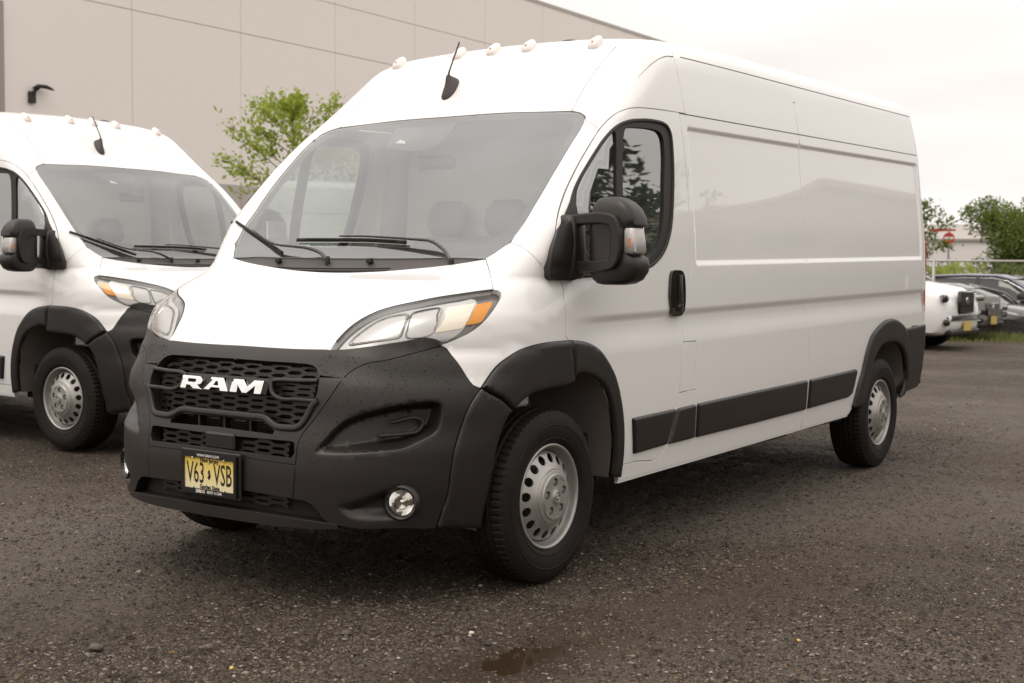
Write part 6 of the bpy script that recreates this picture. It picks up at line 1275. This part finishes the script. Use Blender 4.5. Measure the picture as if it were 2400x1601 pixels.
# ------------------------------------------------------------------ far trees and building
def bush(name, loc, h, r, label, seed, m, n=9000, leaf=.22, group=None, cat='bush', squash=1.0):
    rg = np.random.default_rng(seed); t = empty(name, loc, 0, label=label, category=cat)
    if group: t['group'] = group
    b = MB(); C = []
    for k in range(11):
        a = k*2.4; q = rg.uniform(.1, .75)*r; top = np.array([q*math.cos(a), q*math.sin(a)*squash, h*rg.uniform(.55, .93)]); b.tube([(0, 0, 0), top*.5*(1, 1, 1.1), top], [.07, .04, .012], 5); C.append((top*(1, 1, .9), rg.uniform(.28, .45)*r))
        C.append((np.array([q*1.2*math.cos(a+1), q*1.2*math.sin(a+1)*squash, h*rg.uniform(.15, .55)]), rg.uniform(.35, .5)*r))
    for k in range(12): a = rg.uniform(0, 6.28); q = rg.uniform(0, .8)*r; C.append((np.array([q*math.cos(a), q*math.sin(a)*squash, h*rg.uniform(.80, 1.02)]), rg.uniform(.08, .18)*r))
    b.build('limbs', bark, t); P = []; D = []
    w_ = np.array([c[1]**2 for c in C]); w_ /= w_.sum()
    for (c, rr), ww in zip(C, w_):
        k = int(n*ww); d = rg.normal(0, 1, (k, 3)); d /= np.linalg.norm(d, axis=1)[:, None]; P.append(c+d*rr*(rg.random(k)[:, None]**.45)*(1, 1, .8)); D.append(d+(0, 0, .5))
    P = np.vstack(P); D = np.vstack(D); ok = P[:, 2] > .05; o = leaves('crown', P[ok], D[ok], leaf, m, t, rg); o['kind'] = 'stuff'; return t
bush('tree', (-40.5, -6.8, -.4), 4.15, 2.35, 'large dense green bush-like tree at the right edge beyond the fence', 21, lm2, 30000, .11, cat='tree')
bush('tree', (-40.0, -3.2, -.4), 4.7, 2.4, 'tall green tree just outside the right edge beyond the fence', 22, lm2, 9000, .2, cat='tree')
tree('tree', (-35.2, -9.15, -.4), 4.15, 1.55, .5, 26, .13, 20, lm2, 'loose airy green tree beside the rear of the nearest van beyond the fence', 31, trunk_r=.09, upright=.25, sprays=8, spread=.6)
for k, (x, y, h, r) in enumerate(((-33.5, -8.6, 1.65, 1.1), (-33.2, -6.9, 1.5, 1.2), (-33.0, -5.0, 1.6, 1.2), (-32.5, -3.2, 1.5, 1.2), (-34.5, -10.8, 2.0, 1.4))):
    bush('hedge_shrub', (x, y, -.42), h+.42, r, ['low shrub left of the gap, under the airy tree behind the fence', 'low yellow-green shrub below the red sign', 'low shrub under the large bush-like tree', 'low shrub at the right edge behind the dark cars', 'shrub hidden behind the tail of the nearest van'][k], 40+k, lm2 if k != 1 else lm1, 3600, .12, group='low shrubs along the fence', cat='shrub')
BW = empty('far_building', (0, 0, 0), 0, label='low white building glimpsed between the far trees at right', category='building')
wb_ = mat('white_cladding', (.78, .74, .70), .7); wg = mat('grey_stripe', (.34, .31, .29), .7)
vd = nrm((-.965, -.262)); rd = np.array([-.262*-1, -.965])*-1
def bp_(u, z, o): p = np.array(CAM[:2])+vd*(66+o)+nrm((-.262, .965))*u; return (p[0], p[1], z)
def bbox(u0, u1, z0, z1, o0, o1, name, m, parent):
    V = [bp_(u, z, o) for u in (u0, u1) for z in (z0, z1) for o in (o0, o1)]; b = MB(); b.add(V, [(0, 1, 3, 2), (4, 6, 7, 5), (0, 4, 5, 1), (2, 3, 7, 6), (0, 2, 6, 4), (1, 5, 7, 3)]); return b.build(name, m, parent)
bbox(-6.5, 1.6, 0, 2.65, 0, 8, 'wall', wb_, BW); bbox(-6.6, 1.7, 2.66, 2.78, -.1, 8.1, 'eave', wg, BW); bbox(-4.5, 1.4, 2.8, 3.5, 1, 7, 'roof', wb_, BW)
bbox(-6.52, 1.62, 1.35, 1.45, -.05, -.01, 'stripe', wg, BW)
SG = empty('road_sign', (0, 0, 0), 0, label='red and white round no-entry sign glimpsed between the far trees', category='sign')
rs_ = mat('sign_red', (.55, .03, .04), .5)
def sp_(u, z, o=0): p = np.array(CAM[:2])+vd*(52+o)+nrm((-.262, .965))*u; return (p[0], p[1], z)
su, sz = -1.22, 2.50
def sdisc(u0, z0, r, m, name, o, n=24): b = MB(); b.add([sp_(u0+r*math.cos(t), z0+r*math.sin(t), o) for t in np.arange(n)*2*np.pi/n], [tuple(range(n))]); return b.build(name, m, SG, fix=False)
b = MB(); b.add([sp_(su+.21*math.cos(t), sz+.21*math.sin(t), o) for o in (0, .03) for t in np.arange(24)*2*np.pi/24], [tuple(range(24)), tuple(range(47, 23, -1))]+[(i, 24+i, 24+(i+1) % 24, (i+1) % 24) for i in range(24)]); b.build('sign_plate', rs_, SG)
b = MB(); b.add([sp_(su+u, sz+z, -.006) for u, z in ((-.16, -.035), (.16, -.035), (.16, .045), (-.16, .045))], [(0, 1, 2, 3)]); b.build('white_bar', M['whiteprint'], SG, fix=False)
MB().tube([sp_(su, 0, .04), sp_(su, sz+.4, .04)], .04, 6).build('sign_post', galv, SG)
b = MB(); b.add([sp_(su+u, sz+z, o) for o in (.08, .11) for u, z in ((-.70, .24), (.24, .27), (.24, .34), (-.70, .36))], [(0, 1, 2, 3), (7, 6, 5, 4), (0, 4, 5, 1), (1, 5, 6, 2), (2, 6, 7, 3), (3, 7, 4, 0)]); b.build('red_panel', rs_, SG)
# ------------------------------------------------------------------ the side the van faces (it shows in paint and glass)
tree('roadside_tree', (-11.4, 7.3, 0), 5.0, 1.6, .8, 48, .11, 26, lm3, 'dark tree beside the lot, mirrored in the driver window of the nearest van', 51, trunk_r=.08, upright=.45, sprays=9, spread=.5)
OB = empty('opposite_building', (0, 0, 0), 0, label='low grey building across the lot, mirrored in the side of the nearest van', category='building')
og = mat('grey_render', (.24, .215, .195), .8)
MB().box((-54, 29, 4.2), (7, 11.3, 4.2)).build('wall', og, OB); MB().box((-56, 14.6, 2.8), (6, 3.1, 2.8)).build('wall', og, OB); MB().box((-54, 29, 8.5), (7.2, 11.5, .1)).build('roof', wg, OB)
for k in range(5): MB().box((-46.96, 20+k*4.2, 5.2), (.05, 1.4, .9)).build('window', CG, OB)
for k in range(7): bush('roadside_bush', (-24-6.5*k, 12.5+.6*k, 0), 1.5+.3*(k % 2), 3.2, ['first','second','third','fourth','fifth','sixth','seventh'][k]+' dark bush along the row across the lot, counted from the roadside tree', 60+k, lm3, 1500, .4, group='bushes across the lot', squash=.5)
